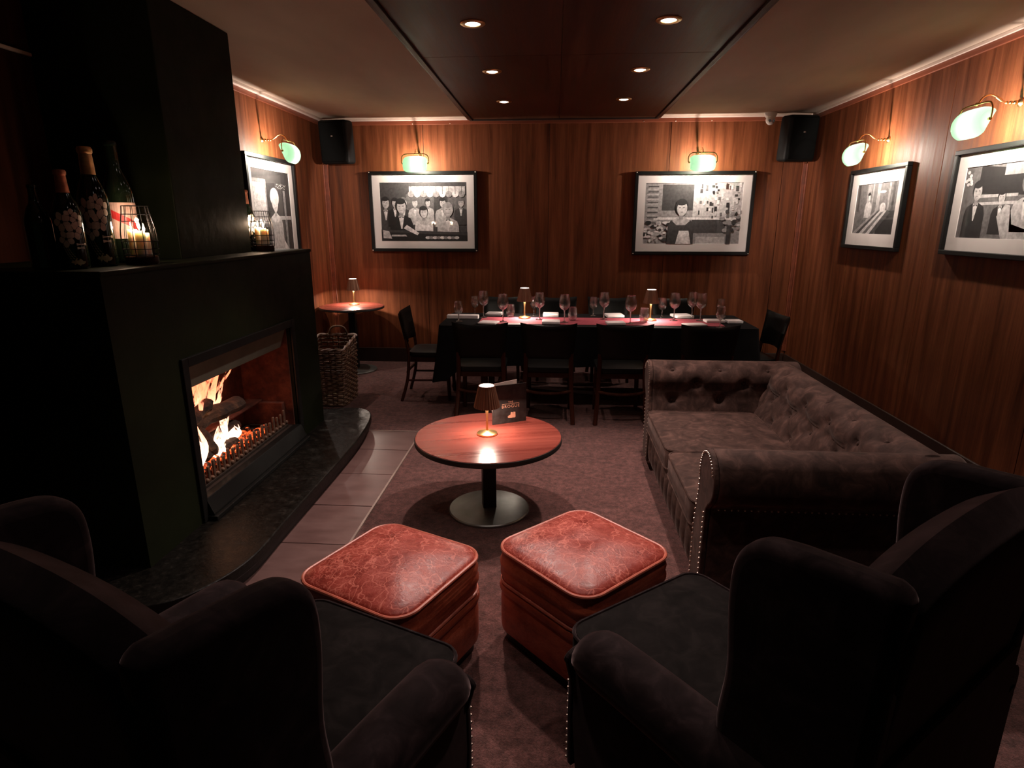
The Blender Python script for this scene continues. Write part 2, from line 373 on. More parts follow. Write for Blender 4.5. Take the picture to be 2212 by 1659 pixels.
def rpoly(w, h, r, n=5):
    out = []
    for cx, cy, a0 in ((w / 2 - r, h / 2 - r, 0), (-w / 2 + r, h / 2 - r, PI / 2), (-w / 2 + r, -h / 2 + r, PI), (w / 2 - r, -h / 2 + r, 1.5 * PI)):
        for k in range(n + 1): a = a0 + PI / 2 * k / n; out.append((cx + r * math.cos(a), cy + r * math.sin(a)))
    return out

# ------------------------------------------------------------------ ceiling spotlights: the room's main light
def wpart(root, name, mb, mats, **kw):
    """a part modelled in room coordinates, hung under an unrotated thing"""
    o = obj(name, mb, mats, parent=root, **kw); o.location = -root.location; return o

# ------------------------------------------------------------------ the setting
floor = obj('floor', MB().box(XL - .1, XR + .1, YF, YB + .1, -.1, 0), 'carpet', smooth=False, kind='structure', label='mauve brown low pile carpet over the whole room', cat='floor')
tile_rows = [4.55, 4.14, 3.69, 3.22, 2.775, 2.325, 1.875, 1.425, .975, .525, .075, -.375]
tcells = [(-1.52, -1.06, a, b) for b, a in zip(tile_rows, tile_rows[1:])]
for x0 in (-1.98, -2.44): tcells += [(x0, x0 + .46, a, b) for b, a in zip(tile_rows[5:], tile_rows[6:]) if b < 2.0]
obj('grout_bed', MB().box(-1.52, -1.06, -.375, 4.55, -.01, .004).box(-2.44, -1.52, -.375, 1.875, -.01, .004), 'grout', floor, smooth=False)
for x0, x1, y0, y1 in tcells:
    obj('tile', MB().box(x0 + .003, x1 - .003, y0 + .003, y1 - .003, -.005, .009 + random.uniform(-.0006, .0006)), 'tile', floor, smooth=False, bevel=.0015)
obj('trim_1', MB().box(-1.062, -1.05, -.375, 4.56, -.005, .012).box(-1.52, -1.05, 4.55, 4.562, -.005, .011), 'trim_metal', smooth=False, kind='structure', label='thin pale metal edging between the tiles and the carpet', cat='trim')

wb = obj('wall_back', MB().box(XL - .12, XR + .12, YB + .012, YB + .14, 0, ZC + .1), 'wall_core', smooth=False, kind='structure', label='far wall clad in reddish brown wood veneer sheets', cat='wall')
def sheets(parent, cuts, axis, const, z0, z1, mat='veneer_wall'):
    for a, b in zip(cuts, cuts[1:]):
        m = MB()
        if axis == 'x': m.box(a + .0025, b - .0025, const, const + .014, z0, z1)
        elif const > 0: m.box(const, const + .014, a + .0025, b - .0025, z0, z1)
        else: m.box(const - .014, const, a + .0025, b - .0025, z0, z1)
        obj('veneer_sheet', m, mat, parent, smooth=False, bevel=.002)
sheets(wb, [XL, -1.49, -.083, 1.231, 2.45, XR], 'x', YB, .0, ZC)
wr = obj('wall_right', MB().box(XR + .012, XR + .14, YF, YB + .14, 0, ZC + .1), 'wall_core', smooth=False, kind='structure', label='right hand wall clad in reddish brown wood veneer sheets', cat='wall')
sheets(wr, [YF, -.2, 1.02, 2.24, 3.46, 4.68, 5.90, YB], 'y', XR, 0, ZC)
wl = obj('wall_left', MB().box(XL - .14, XL - .012, YF, YB + .14, 0, ZC + .1), 'wall_core', smooth=False, kind='structure', label='left hand wall clad in wood veneer sheets around the chimney', cat='wall')
sheets(wl, [3.46, 4.68, 5.90, YB], 'y', XL, 0, ZC); sheets(wl, [YF, -.2, 1.02, 2.24, 3.46], 'y', XL, 0, ZC, 'dark_wood')  # near sheets: shade left of the chimney put into a darker veneer colour
# cornice strips with a pale bead above
def strip(n, boxes, mat, lab): 
    m = MB()
    for b in boxes: m.box(*b)
    obj('trim_%d' % n, m, mat, smooth=False, bevel=.003, kind='structure', label=lab, cat='trim')
strip(2, [(XL + .02, XR - .02, YB - .016, YB, ZC - .062, ZC - .022)], 'trim_wood', 'wood cornice strip along the top of the far wall')
strip(3, [(XL + .02, XR - .02, YB - .026, YB, ZC - .022, ZC)], 'trim_cream', 'pale bead where the far wall meets the ceiling')
strip(4, [(XR - .016, XR, YF, YB - .03, ZC - .062, ZC - .022)], 'trim_wood', 'wood cornice strip along the top of the right wall')
strip(5, [(XR - .026, XR, YF, YB - .03, ZC - .022, ZC)], 'trim_cream', 'pale bead where the right wall meets the ceiling')
strip(6, [(XL, XL + .016, 3.95, YB - .03, ZC - .062, ZC - .022)], 'trim_wood', 'wood cornice strip along the top of the left wall')
strip(7, [(XL, XL + .05, 3.95, YB - .03, ZC - .022, ZC)], 'trim_cream', 'pale bead where the left wall meets the ceiling')
strip(8, [(XL, XL + .02, YF, 3.16, 2.45, 2.466)], 'trim_cream', 'thin pale rail on the dark wall left of the chimney')
strip(9, [(XL, XL + .012, YB - .04, YB, .2, 2.28), (XL, XL + .04, YB - .012, YB, .2, 2.28)], 'trim_wood', 'wooden corner bead where left and far walls meet')
strip(10, [(XR - .012, XR, YB - .04, YB, .2, 2.26), (XR - .04, XR, YB - .012, YB, .2, 2.26)], 'trim_wood', 'wooden corner bead where right and far walls meet')
for nm, b, l in (('baseboard_back', (XL + .02, XR - .02, YB - .018, YB, 0, .17), 'far'), ('baseboard_right', (XR - .018, XR, YF, YB - .02, 0, .17), 'right'), ('baseboard_left', (XL, XL + .018, 4.75, YB - .02, 0, .17), 'left')):
    obj(nm, MB().box(*b), 'trim_dark', smooth=False, bevel=.004, kind='structure', label='dark skirting board along the foot of the %s wall' % l, cat='baseboard')
for i, x in enumerate((-1.60, -1.18, .93, 1.27, 1.65)):
    obj('screw_head', MB().ball((x, YB - .017, ZC - .055), (.006, .004, .006), 8, 5), 'nickel', [o for o in col.objects if o.name == 'trim_2'][0])

ce = obj('ceiling', MB().box(XL - .14, XR + .14, YF, YB + .14, ZC, ZC + .1), 'plaster', smooth=False, kind='structure', label='cream painted plaster ceiling with a dark wood panel down the middle', cat='ceiling')
PX0, PX1, PYE, PZ = -.925, 1.05, 7.03, ZC - .022
for x0, x1 in ((PX0, .02), (.02, PX1)):
    for y0, y1 in ((YF, 0.0), (0.0, 2.24), (2.24, 4.48), (4.48, PYE)):
        obj('ceiling_sheet', MB().box(x0 + .002, x1 - .002, y0 + .002, y1 - .002, PZ, ZC - .002), 'veneer_ceiling', ce, smooth=False, bevel=.0015)
obj('panel_border', MB().box(PX0 - .03, PX0, YF, PYE + .03, PZ - .016, ZC).box(PX1, PX1 + .03, YF, PYE + .03, PZ - .016, ZC).box(PX0, PX1, PYE, PYE + .03, PZ - .016, ZC), 'trim_dark', ce, smooth=False, bevel=.003)
obj('panel_bead', MB().box(PX0 - .055, PX0 - .03, YF, PYE + .03, PZ - .004, ZC).box(PX1 + .03, PX1 + .055, YF, PYE + .03, PZ - .004, ZC), 'dark_wood', ce, smooth=False, bevel=.003)

# ------------------------------------------------------------------ ceiling downlights
def downlight(x, y, tilt, label, power=1.0):
    r = thing('downlight', label, 'ceiling light', (x, y, PZ), 0, 'downlights in the ceiling panel')
    obj('bezel', MB().lathe([(.042, -.001), (.044, -.007), (.064, -.008), (.072, -.003), (.072, .0)], 28, cap=False), 'brass', r)
    obj('bulb', MB().lathe([(.0001, -.010), (.026, -.009), (.042, -.002)], 24, cap=False), 'downlight_bulb', r, smooth='all')
    l = light('downlight_beam', 'SPOT', (0, 0, -.025), SPOT_W * power, LAMP_TINT, r, .035, spot_size=math.radians(92), spot_blend=.7)
    l.rotation_euler = tilt
DL = [(-.486, 3.78, 'nearest left downlight in the dark ceiling panel'), (.605, 3.79, 'nearest right downlight in the dark ceiling panel'), (-.490, 4.90, 'middle left downlight in the dark ceiling panel'),
      (.599, 4.92, 'middle right downlight in the dark ceiling panel'), (-.497, 6.06, 'far left downlight beside the far wall'), (.600, 6.02, 'far right downlight beside the far wall')]
DL += [(-.486, 2.66, 'added unseen left downlight above the round table, before the nearest visible pair'), (.605, 2.66, 'added unseen right downlight above the sofa, before the nearest visible pair'), (-.486, 1.53, 'added unseen left downlight above the foreground armchairs'), (.605, 1.53, 'added unseen right downlight above the foreground armchairs')]  # two unseen pairs added to fill in light on ottomans and armchairs
for i, (x, y, lb) in enumerate(DL): downlight(x, y, (math.radians(-17), 0, 0) if i < 2 else (0, 0, 0), lb, (1.0, 1.0, .16, .16, .05, .05, .07, .07, .12, .12)[i])

# ------------------------------------------------------------------ fireplace
FX, FY0, FY1, FZ = -1.81, 2.31, 4.44, 1.46
OY0, OY1, OZ0, OZ1, OXB = 2.78, 3.985, .25, .955, -2.19
fp = thing('fireplace', 'black green painted fireplace with open fire, mantel and chimney breast', 'fireplace', (-2.2, 3.375, 0))
m = MB(); m.box(XL, FX, FY0, OY0, 0, 1.44); m.box(XL, FX, OY1, FY1, 0, 1.44); m.box(XL, FX, OY0, OY1, OZ1, 1.44); m.box(XL, FX, OY0, OY1, 0, OZ0 - .02); m.box(XL, OXB - .02, OY0, OY1, OZ0 - .02, OZ1)
wpart(fp, 'surround', m, 'fire_paint', smooth=False)
wpart(fp, 'mantel_shelf', MB().box(XL, FX + .008, FY0 - .008, FY1 + .008, 1.438, FZ), 'fire_paint', smooth=False, bevel=.006)
wpart(fp, 'chimney_breast', MB().box(XL, -2.0, 3.17, 3.94, FZ - .004, ZC - .001), 'fire_paint', smooth=False, bevel=.006)
wpart(fp, 'firebox_back', MB().box(OXB - .02, OXB, OY0, OY1, OZ0 - .02, OZ1), 'firebrick', smooth=False)
wpart(fp, 'firebox_side', MB().box(OXB, FX - .03, OY1 - .012, OY1 + .0, OZ0, OZ1), 'firebrick', smooth=False)
wpart(fp, 'firebox_side', MB().box(OXB, FX - .03, OY0, OY0 + .012, OZ0, OZ1), 'soot', smooth=False)
wpart(fp, 'firebox_ledge', MB().box(OXB, -2.06, OY0, OY1, OZ0 + .17, OZ0 + .185).box(OXB, -1.9, OY1 - .05, OY1, OZ0, OZ0 + .17), 'firebrick', smooth=False, bevel=.005)
wpart(fp, 'firebox_floor', MB().box(OXB, FX - .02, OY0, OY1, OZ0 - .02, OZ0 - .002), 'soot', smooth=False)
hm = MB(); hm.prism([(-1.835, OZ1), (-1.86, OZ1), (-1.90, OZ1 - .135), (-1.885, OZ1 - .142)], 0, OY1 - OY0 - .03, T(0, OY1 - .015, 0) @ RX(PI / 2))
wpart(fp, 'smoke_hood', hm, 'hood_metal', smooth=False, bevel=.004)
wpart(fp, 'ash_lip', MB().prism([(-1.85, OZ0 + .0), (-1.80, OZ0 + .0), (-1.765, .165), (-1.765, .135), (-1.85, .135)], 0, OY1 - OY0 + .02, T(0, OY1 + .01, 0) @ RX(PI / 2)).box(-1.80, -1.745, OY0 - .02, OY1 + .02, .13, .155), 'black_metal', smooth=False, bevel=.004)
fr = MB()
for y0, y1, z0, z1 in ((OY0 - .05, OY0, .13, OZ1 + .05), (OY1, OY1 + .05, .13, OZ1 + .05), (OY0, OY1, OZ1, OZ1 + .05)): fr.box(FX - .01, FX + .014, y0, y1, z0, z1)
wpart(fp, 'opening_frame', fr, 'black_metal', smooth=False, bevel=.004)
hp = [(-2.25, 4.70), (-1.95, 4.715), (-1.72, 4.78), (-1.60, 4.765), (-1.50, 4.66), (-1.447, 4.47), (-1.410, 4.15), (-1.396, 3.75), (-1.393, 3.3), (-1.392, 2.8), (-1.388, 2.5), (-1.415, 2.33), (-1.475, 2.19), (-1.56, 2.085), (-1.68, 2.03), (-1.85, 2.0), (-2.25, 2.0)]
hp = [hp[0]] + [(p.x, p.y) for p in bez([(a, b, 0) for a, b in hp[1:-1]], 4)] + [hp[-1]]
hp = list(reversed(hp))
wpart(fp, 'hearth_slab', MB().prism(hp, .075, .13), 'hearth_stone', smooth=False, bevel=.008, bseg=3)
cxh, cyh = -1.85, 3.38
wpart(fp, 'hearth_plinth', MB().prism([(cxh + (x - cxh) * .93, cyh + (y - cyh) * .965) for x, y in hp], 0, .08), 'black_edge', smooth=False)

gr = thing('fire_grate', 'iron fire grate with a row of upright fingers in the fireplace', 'grate', (-1.93, 3.38, OZ0))
ng = 21
gm = MB().rbox((0, 0, .052), (.016, .022, .104), .008, 3).ball((.004, .026, .016), .013, 8, 5)
gmesh = gm.mesh('finger', 'grate_iron')
for k in range(ng):
    o = obj('finger', gmesh, None, gr); o.location = (.045, -.53 + 1.06 * k / (ng - 1), .012); o.scale = (1, 1, 1.0 + .12 * math.sin(k * 2.3))
obj('front_rail', MB().box(.03, .06, -.56, .56, .0, .016), 'cast_iron', gr, smooth=False, bevel=.003)
bm_ = MB().box(-.20, .045, -.008, .008, .0, .018).mesh('grate_bar', 'cast_iron', False)
for k in range(14):
    o = obj('grate_bar', bm_, None, gr); o.location = (0, -.52 + 1.04 * k / 13, .0)
em = MB(); random.seed(3)
for k in range(150):
    r = random.uniform(.012, .032); em.ball((random.uniform(-2.12, -1.93), random.uniform(2.88, 3.75), OZ0 + .018 + r * .7 + random.uniform(0, .03)), (r, r * random.uniform(.7, 1.2), r * .8), 6, 4)
obj('ember_bed', em, 'ember', label='bed of glowing coals lying on the fire grate', cat='embers', kind='stuff')
def log(p0, p1, r, label, seed):
    rnd = random.Random(seed); a, b = Vector(p0), Vector(p1); n = 10; pts = []; rr = []
    for k in range(n):
        q = a.lerp(b, k / (n - 1)) + Vector((rnd.uniform(-1, 1), rnd.uniform(-1, 1), rnd.uniform(-1, 1))) * r * .12
        pts.append(q - a); rr.append(r * rnd.uniform(.82, 1.1) * (.8 if k in (0, n - 1) else 1))
    obj('log', MB().tube(pts, rr, 9, flat=.72), 'bark', loc=tuple(a), label=label, cat='log', group='logs on the fire')
log((-2.00, 2.93, .37), (-1.97, 3.40, .335), .05, 'low log lying along the front of the fire', 1)
log((-2.07, 2.95, .40), (-2.09, 3.62, .36), .055, 'half burnt log at the back of the fire bed', 2)
log((-1.96, 3.16, .36), (-2.06, 3.13, .56), .048, 'short charred log standing upright in the flames', 3)
log((-2.10, 3.02, .52), (-1.95, 3.46, .565), .07, 'big split log leaning across the top of the fire', 4)
log((-2.02, 2.92, .50), (-2.0, 3.22, .64), .045, 'thin sloping branch at the near end of the fire', 6)
fl = MB(); rnd = random.Random(11)
def tongue(y, x, z, h, w, lean, seed):
    rd = random.Random(seed); n = 9; pts = []; rr = []
    ph = rd.uniform(0, 6)
    for k in range(n):
        u = k / (n - 1)
        pts.append((x + .02 * math.sin(ph + u * 4), y + lean * u ** 1.3 + .018 * math.sin(ph * 2 + u * 6), z + h * u)); rr.append(max(.0015, w * (math.sin(PI * (.22 + .78 * u)) ** .9)))
    fl.tube(pts, rr, 8, flat=.35, M=T(0, 0, -OZ0))
for y, x, z, h, w, le, sd in [(2.98, -1.99, .30, .20, .035, .03, 1), (3.05, -2.0, .30, .28, .04, .02, 2), (3.12, -2.03, .30, .22, .034, .05, 3), (3.24, -1.98, .31, .16, .04, .04, 4), (3.33, -1.97, .31, .22, .035, .0, 5), (3.40, -1.99, .31, .13, .03, .04, 6),
                                 (2.98, -2.03, .50, .30, .036, .20, 7), (3.06, -2.06, .56, .30, .032, .22, 8), (3.16, -2.08, .58, .31, .030, .24, 9), (3.26, -2.08, .57, .30, .028, .18, 10), (3.32, -2.05, .58, .24, .022, .22, 12), (2.93, -2.0, .44, .26, .03, .10, 13), (3.10, -2.05, .62, .28, .018, .30, 14), (3.38, -2.08, .50, .22, .02, .16, 15), (3.36, -2.0, .40, .14, .028, .02, 16), (3.30, -2.10, .54, .26, .030, .22, 17), (3.40, -2.12, .50, .28, .028, .26, 18), (3.20, -2.13, .56, .30, .034, .26, 19), (3.05, -2.12, .56, .30, .036, .24, 20), (3.48, -2.12, .46, .26, .022, .22, 21), (3.02, -1.96, .31, .26, .034, .03, 22), (3.46, -2.0, .31, .10, .025, .03, 23), (3.18, -1.95, .30, .12, .03, .03, 24), (3.14, -2.0, .62, .22, .016, .26, 25), (3.34, -2.02, .60, .20, .014, .20, 26)]:
    tongue(y, x, z, h, w, le, sd)
obj('fire_flames', fl, 'flame', loc=(0, 0, OZ0), smooth='all', label='bright orange flames leaping from the burning logs', cat='flames', kind='stuff')
light('fire_glow', 'POINT', (-2.0, 3.2, .60), 1.6, (1, .42, .18), None, .10)

# ------------------------------------------------------------------ mantel objects
def bottle(name, label, loc, h, r, foil, art=None, rot=0.0):
    b = thing(name, label, 'bottle', loc, rot, 'bottles on the mantel')
    k = h / .32
    prof = [(r * .86, 0), (r, .006 * k), (r, .17 * k), (r * .96, .19 * k), (r * .72, .222 * k), (r * .42, .25 * k), (.0155 * k, .275 * k), (.0145 * k, .305 * k), (.0165 * k, .307 * k), (.0165 * k, .314 * k), (.014 * k, .318 * k), (.0001, .32 * k)]
    obj('glass_body', MB().lathe(prof, 28), 'bottle_glass', b)
    if foil:
        e = .0012
        obj('foil', MB().lathe([(r * .44 + e, .2485 * k), (.0165 * k + e, .275 * k), (.0150 * k + e, .303 * k), (.0175 * k + e, .306 * k), (.0182 * k + e, .315 * k), (.0160 * k, .321 * k), (.0001, .3225 * k)], 24, cap=False), foil, b)
    def curved(pts, mi, m, off=.0008):      # flat print wrapped round the body: pts in (angle, z)
        n = len(pts); ca = sum(p[0] for p in pts) / n; cz = sum(p[1] for p in pts) / n
        R = r + off; P = [(R * math.cos(a), R * math.sin(a), z * k) for a, z in pts]; m.add([(R * math.cos(ca), R * math.sin(ca), cz * k)] + P, [(0, i + 1, (i + 1) % n + 1) for i in range(n)], None, mi)
    if art == 'flowers':
        m = MB(); rd = random.Random(int(h * 1000))
        def petal(a, z, sa, sz, ang, mi, off):
            pts = []
            for q in range(12):
                t_ = TWO * q / 12; x_ = math.cos(t_) * sa; y_ = math.sin(t_) * sz; pts.append((a + (x_ * math.cos(ang) - y_ * math.sin(ang)) / r, z + x_ * math.sin(ang) + y_ * math.cos(ang)))
            curved(pts, mi, m, off)
        for (a, z, s) in ((-.55, .155, 1.0), (.15, .125, .9), (-.45, .10, .85), (.45, .16, .8), (.05, .175, .7)):
            for q in range(5): an = TWO * q / 5 + a; petal(a + .017 * s * math.cos(an) / r, z + .017 * s * math.sin(an), .0165 * s, .0125 * s, an, 0, .0008 + q * .0001)
            petal(a, z, .0062 * s, .0062 * s, 0, 2, .0016)
            for q in range(5): an = TWO * (q + .5) / 5 + a; petal(a + .012 * s * math.cos(an) / r, z + .012 * s * math.sin(an), .010 * s, .0009 * s, an, 2, .0017)
        for q in range(3):
            a0, a1 = -.75 + q * .12, -.15 + q * .22
            for w in range(12):
                u = w / 11; a_ = a0 + (a1 - a0) * u ** 2.2; petal(a_, .10 - .078 * u, .0042, .0011, -1.2 + .8 * u, 1, .0007)
        for q in range(7): petal(-.2 + q * .1, .024 + .004 * math.sin(q * 3), .011, .0042, q * 1.1, 1, .0011)
        for q, wq in enumerate((.5, .38)): curved([(.15, .078 - q * .012), (.15 + wq * 1.5, .078 - q * .012), (.15 + wq * 1.5, .086 - q * .012), (.15, .086 - q * .012)], 0, m)
        obj('painted_flowers', m, ['print_white', 'print_olive', 'black_edge'], b, smooth='all')
    if art == 'sash':
        m = MB(); n = 14
        for q in range(n):
            a0, a1 = -1.2 + 2.4 * q / n, -1.2 + 2.4 * (q + 1) / n; curved([(a0, .065), (a1, .065), (a1, .16), (a0, .16)], 0, m)
            za, zb = .150 - .05 * q / n, .150 - .05 * (q + 1) / n; curved([(a0, za - .022), (a1, zb - .022), (a1, zb), (a0, za)], 1, m, .0014)
        obj('paper_label', m, ['label_pink', 'print_red'], b, smooth='all')
    return b
bottle('champagne_bottle', 'champagne bottle with copper foil neck and painted flowers, left of the gold one', (-2.02, 2.455, FZ), .395, .053, 'foil_copper', 'flowers', -.75)
bottle('champagne_bottle', 'tall champagne bottle with gold foil neck and painted flowers', (-2.02, 2.615, FZ), .50, .060, 'foil_gold', 'flowers', -.85)
bottle('champagne_bottle', 'dark champagne bottle with red sash label behind the candle lantern', (-2.09, 2.875, FZ), .56, .066, None, 'sash', -.75)
bottle('champagne_bottle', 'plain dark bottle at the near left end of the mantel', (-2.14, 2.44, FZ), .34, .05, None, None, 0)
bottle('champagne_bottle', 'copper foil champagne bottle behind the lantern beyond the chimney', (-2.11, 4.14, FZ), .40, .052, 'foil_copper', 'flowers', -.6)
def lantern(label, loc, h, rad, flame_on):
    L = thing('candle_lantern', label, 'lantern', loc, .3, 'wire candle lanterns on the mantel')
    obj('base', MB().lathe([(rad * .96, 0), (rad, .004), (rad, .034), (rad * .94, .038)], 28), 'dark_wood', L)
    gl_ = MB().lathe([(rad * .86, .036), (rad * .97, h * .35), (rad * .93, h * .7), (rad * .78, h * .93), (rad * .76, h * .97)], 28, cap=False)
    obj('glass', gl_, 'pane', L)
    def rr(z): u = z / h; return rad * (1.0 + .10 * math.sin(PI * min(1, u * 1.15))) * (1 - .20 * max(0, u - .55) / .45)
    for k in range(12):
        a = TWO * k / 12; obj('wire', MB().tube([(rr(z) * math.cos(a), rr(z) * math.sin(a), z) for z in [.03 + (h - .03) * q / 9 for q in range(10)]], .0016, 5), 'black_metal', L)
    for z in (.045, .07, .105, h * .74, h * .86, h):
        obj('hoop', MB().tube([(rr(z) * math.cos(TWO * q / 28), rr(z) * math.sin(TWO * q / 28), z) for q in range(28)], .0016, 5, True), 'black_metal', L)
    for k, (x, y, hh) in enumerate(((.012, -.022, .115), (.016, .024, .105), (-.026, .004, .12))):
        c = obj('candle', MB().lathe([(.0205, .037), (.021, .04), (.021, .037 + hh - .004), (.019, .037 + hh), (.006, .037 + hh - .004), (.0001, .037 + hh - .004)], 18), 'candle_wax', L); c.location = (x, y, 0)
        obj('wick', MB().tube([(0, 0, .03 + hh), (.001, 0, .043 + hh)], .0012, 5), 'black_edge', c)
        if k in flame_on:
            obj('flame', MB().lathe([(.0005, .040 + hh), (.0048, .049 + hh), (.0054, .056 + hh), (.003, .068 + hh), (.0003, .080 + hh)], 10, cap=False), 'candle_flame', c, smooth='all')
    light('lantern_glow', 'POINT', (0, 0, .185), 1.8, (1, .74, .56), L, .01)
    return L
lantern('wire caged lantern with lit candles at the near end of the mantel', (-1.925, 2.745, FZ), .262, .068, (0, 1))
lantern('wire caged lantern with lit candles on the mantel beyond the chimney', (-1.985, 4.085, FZ), .262, .068, (0, 2))
lt = thing('wall_shelf', 'thin dark shelf on the wall left of the chimney', 'shelf', (XL, 2.6, 1.42)); obj('shelf_board', MB().box(0, .14, -.5, .545, -.02, 0), 'fire_paint', lt, smooth=False, bevel=.003); obj('bracket', MB().box(0, .10, -.3, -.28, -.08, -.02), 'black_metal', lt, smooth=False); obj('bracket', MB().box(0, .10, .38, .40, -.08, -.02), 'black_metal', lt, smooth=False)
cs = thing('card_stack', 'small stack of white cards lying on the dark wall shelf', 'cards', (XL + .06, 2.90, 1.42))
for k in range(5): obj('card', MB().box(-.05, .05, -.045, .045, .0005 + k * .005, .005 + k * .005, RZ(.05 * (k % 3 - 1))), 'paper_cream', cs, smooth=False)

# ------------------------------------------------------------------ picture lamps
def picture_lamp(label, loc, rot):
    L = thing('picture_lamp', label, 'wall lamp', loc, rot, 'green glass picture lamps')
    # local: y points out of the wall, x along it
    obj('wall_mount', MB().lathe([(.026, 0), (.026, .006), (.014, .016), (.010, .02)], 20, RX(-PI / 2)).ball((0, .03, 0), .014, 12, 8).ball((0, .056, 0), .011, 12, 8).ball((0, .078, 0), .0095, 10, 6), 'brass', L)
    ay, az = .245, -.105
    arm = bez([(0, .078, 0), (0, .11, .012), (0, .145, .035), (0, .18, .045), (0, .215, .03), (0, .235, .0), (0, ay, az + .098)], 6)
    obj('arm', MB().tube(arm, .0045, 8).tube([(0, .108, .011), (0, .14, .032)], .0075, 8), 'brass', L)
    wq = .148
    yk = bez([(-wq, ay, az), (-wq, ay, az + .055), (-wq + .022, ay, az + .088), (-wq + .06, ay, az + .097), (0, ay, az + .098), (wq - .06, ay, az + .097), (wq - .022, ay, az + .088), (wq, ay, az + .055), (wq, ay, az)], 5)
    obj('yoke', MB().tube(yk, .0042, 8, flat=1.2).ball((0, ay, az + .098), .010, 10, 6), 'brass', L)
    for s in (-1, 1): obj('pivot_knob', MB().lathe([(.009, 0), (.009, .012), (.005, .016)], 14, T(s * (wq - .003), ay, az) @ RY(-s * PI / 2)), 'brass', L)
    n0 = math.radians(24)          # the closed side faces the room and slightly up, the open side the wall
    def sh(u, v):
        t_ = -1 + 2 * u; a = math.radians(-92 + 184 * v) + n0
        rad = .088 * (1 - .30 * abs(t_) ** 5); x = .128 * t_
        return (x, ay - .01 + rad * math.cos(a) * .92, az - .012 + rad * math.sin(a) * 1.0)
    m = MB().grid(sh, 15, 19)
    for e in (0, 1):
        ring = [sh(e, j / 18) for j in range(19)]; c0 = (.128 * (-1 if e == 0 else 1), ay - .01, az - .012)
        m.add([c0] + ring, [(0, i + 1, i + 2) if e else (0, i + 2, i + 1) for i in range(18)])
    obj('glass_shade', m, 'opal_green', L, smooth=True)
    obj('lamp_tube', MB().lathe([(.0001, -.027), (.009, -.025), (.013, -.018), (.013, .018), (.009, .025), (.0001, .027)], 14, T(-.02, ay - .022, az - .014) @ RY(PI / 2)), 'bulb', L, smooth='all')
    light('picture_lamp_light', 'POINT', (-.02, ay - .022, az - .014), PICT_W, (1, .82, .72), L, .012)
    return L
picture_lamp('green glass picture lamp over the left picture on the far wall', (-1.535, YB, 2.372), PI)
picture_lamp('green glass picture lamp over the right picture on the far wall', (1.535, YB, 2.365), PI)
picture_lamp('green glass picture lamp over the picture beside the chimney', (XL, 5.62, 2.362), -PI / 2)
picture_lamp('smaller looking green glass picture lamp on the right wall, nearer the corner', (XR, 5.46, 2.30), PI / 2)
picture_lamp('big green glass picture lamp at the right edge on the right wall', (XR, 4.02, 2.325), PI / 2)

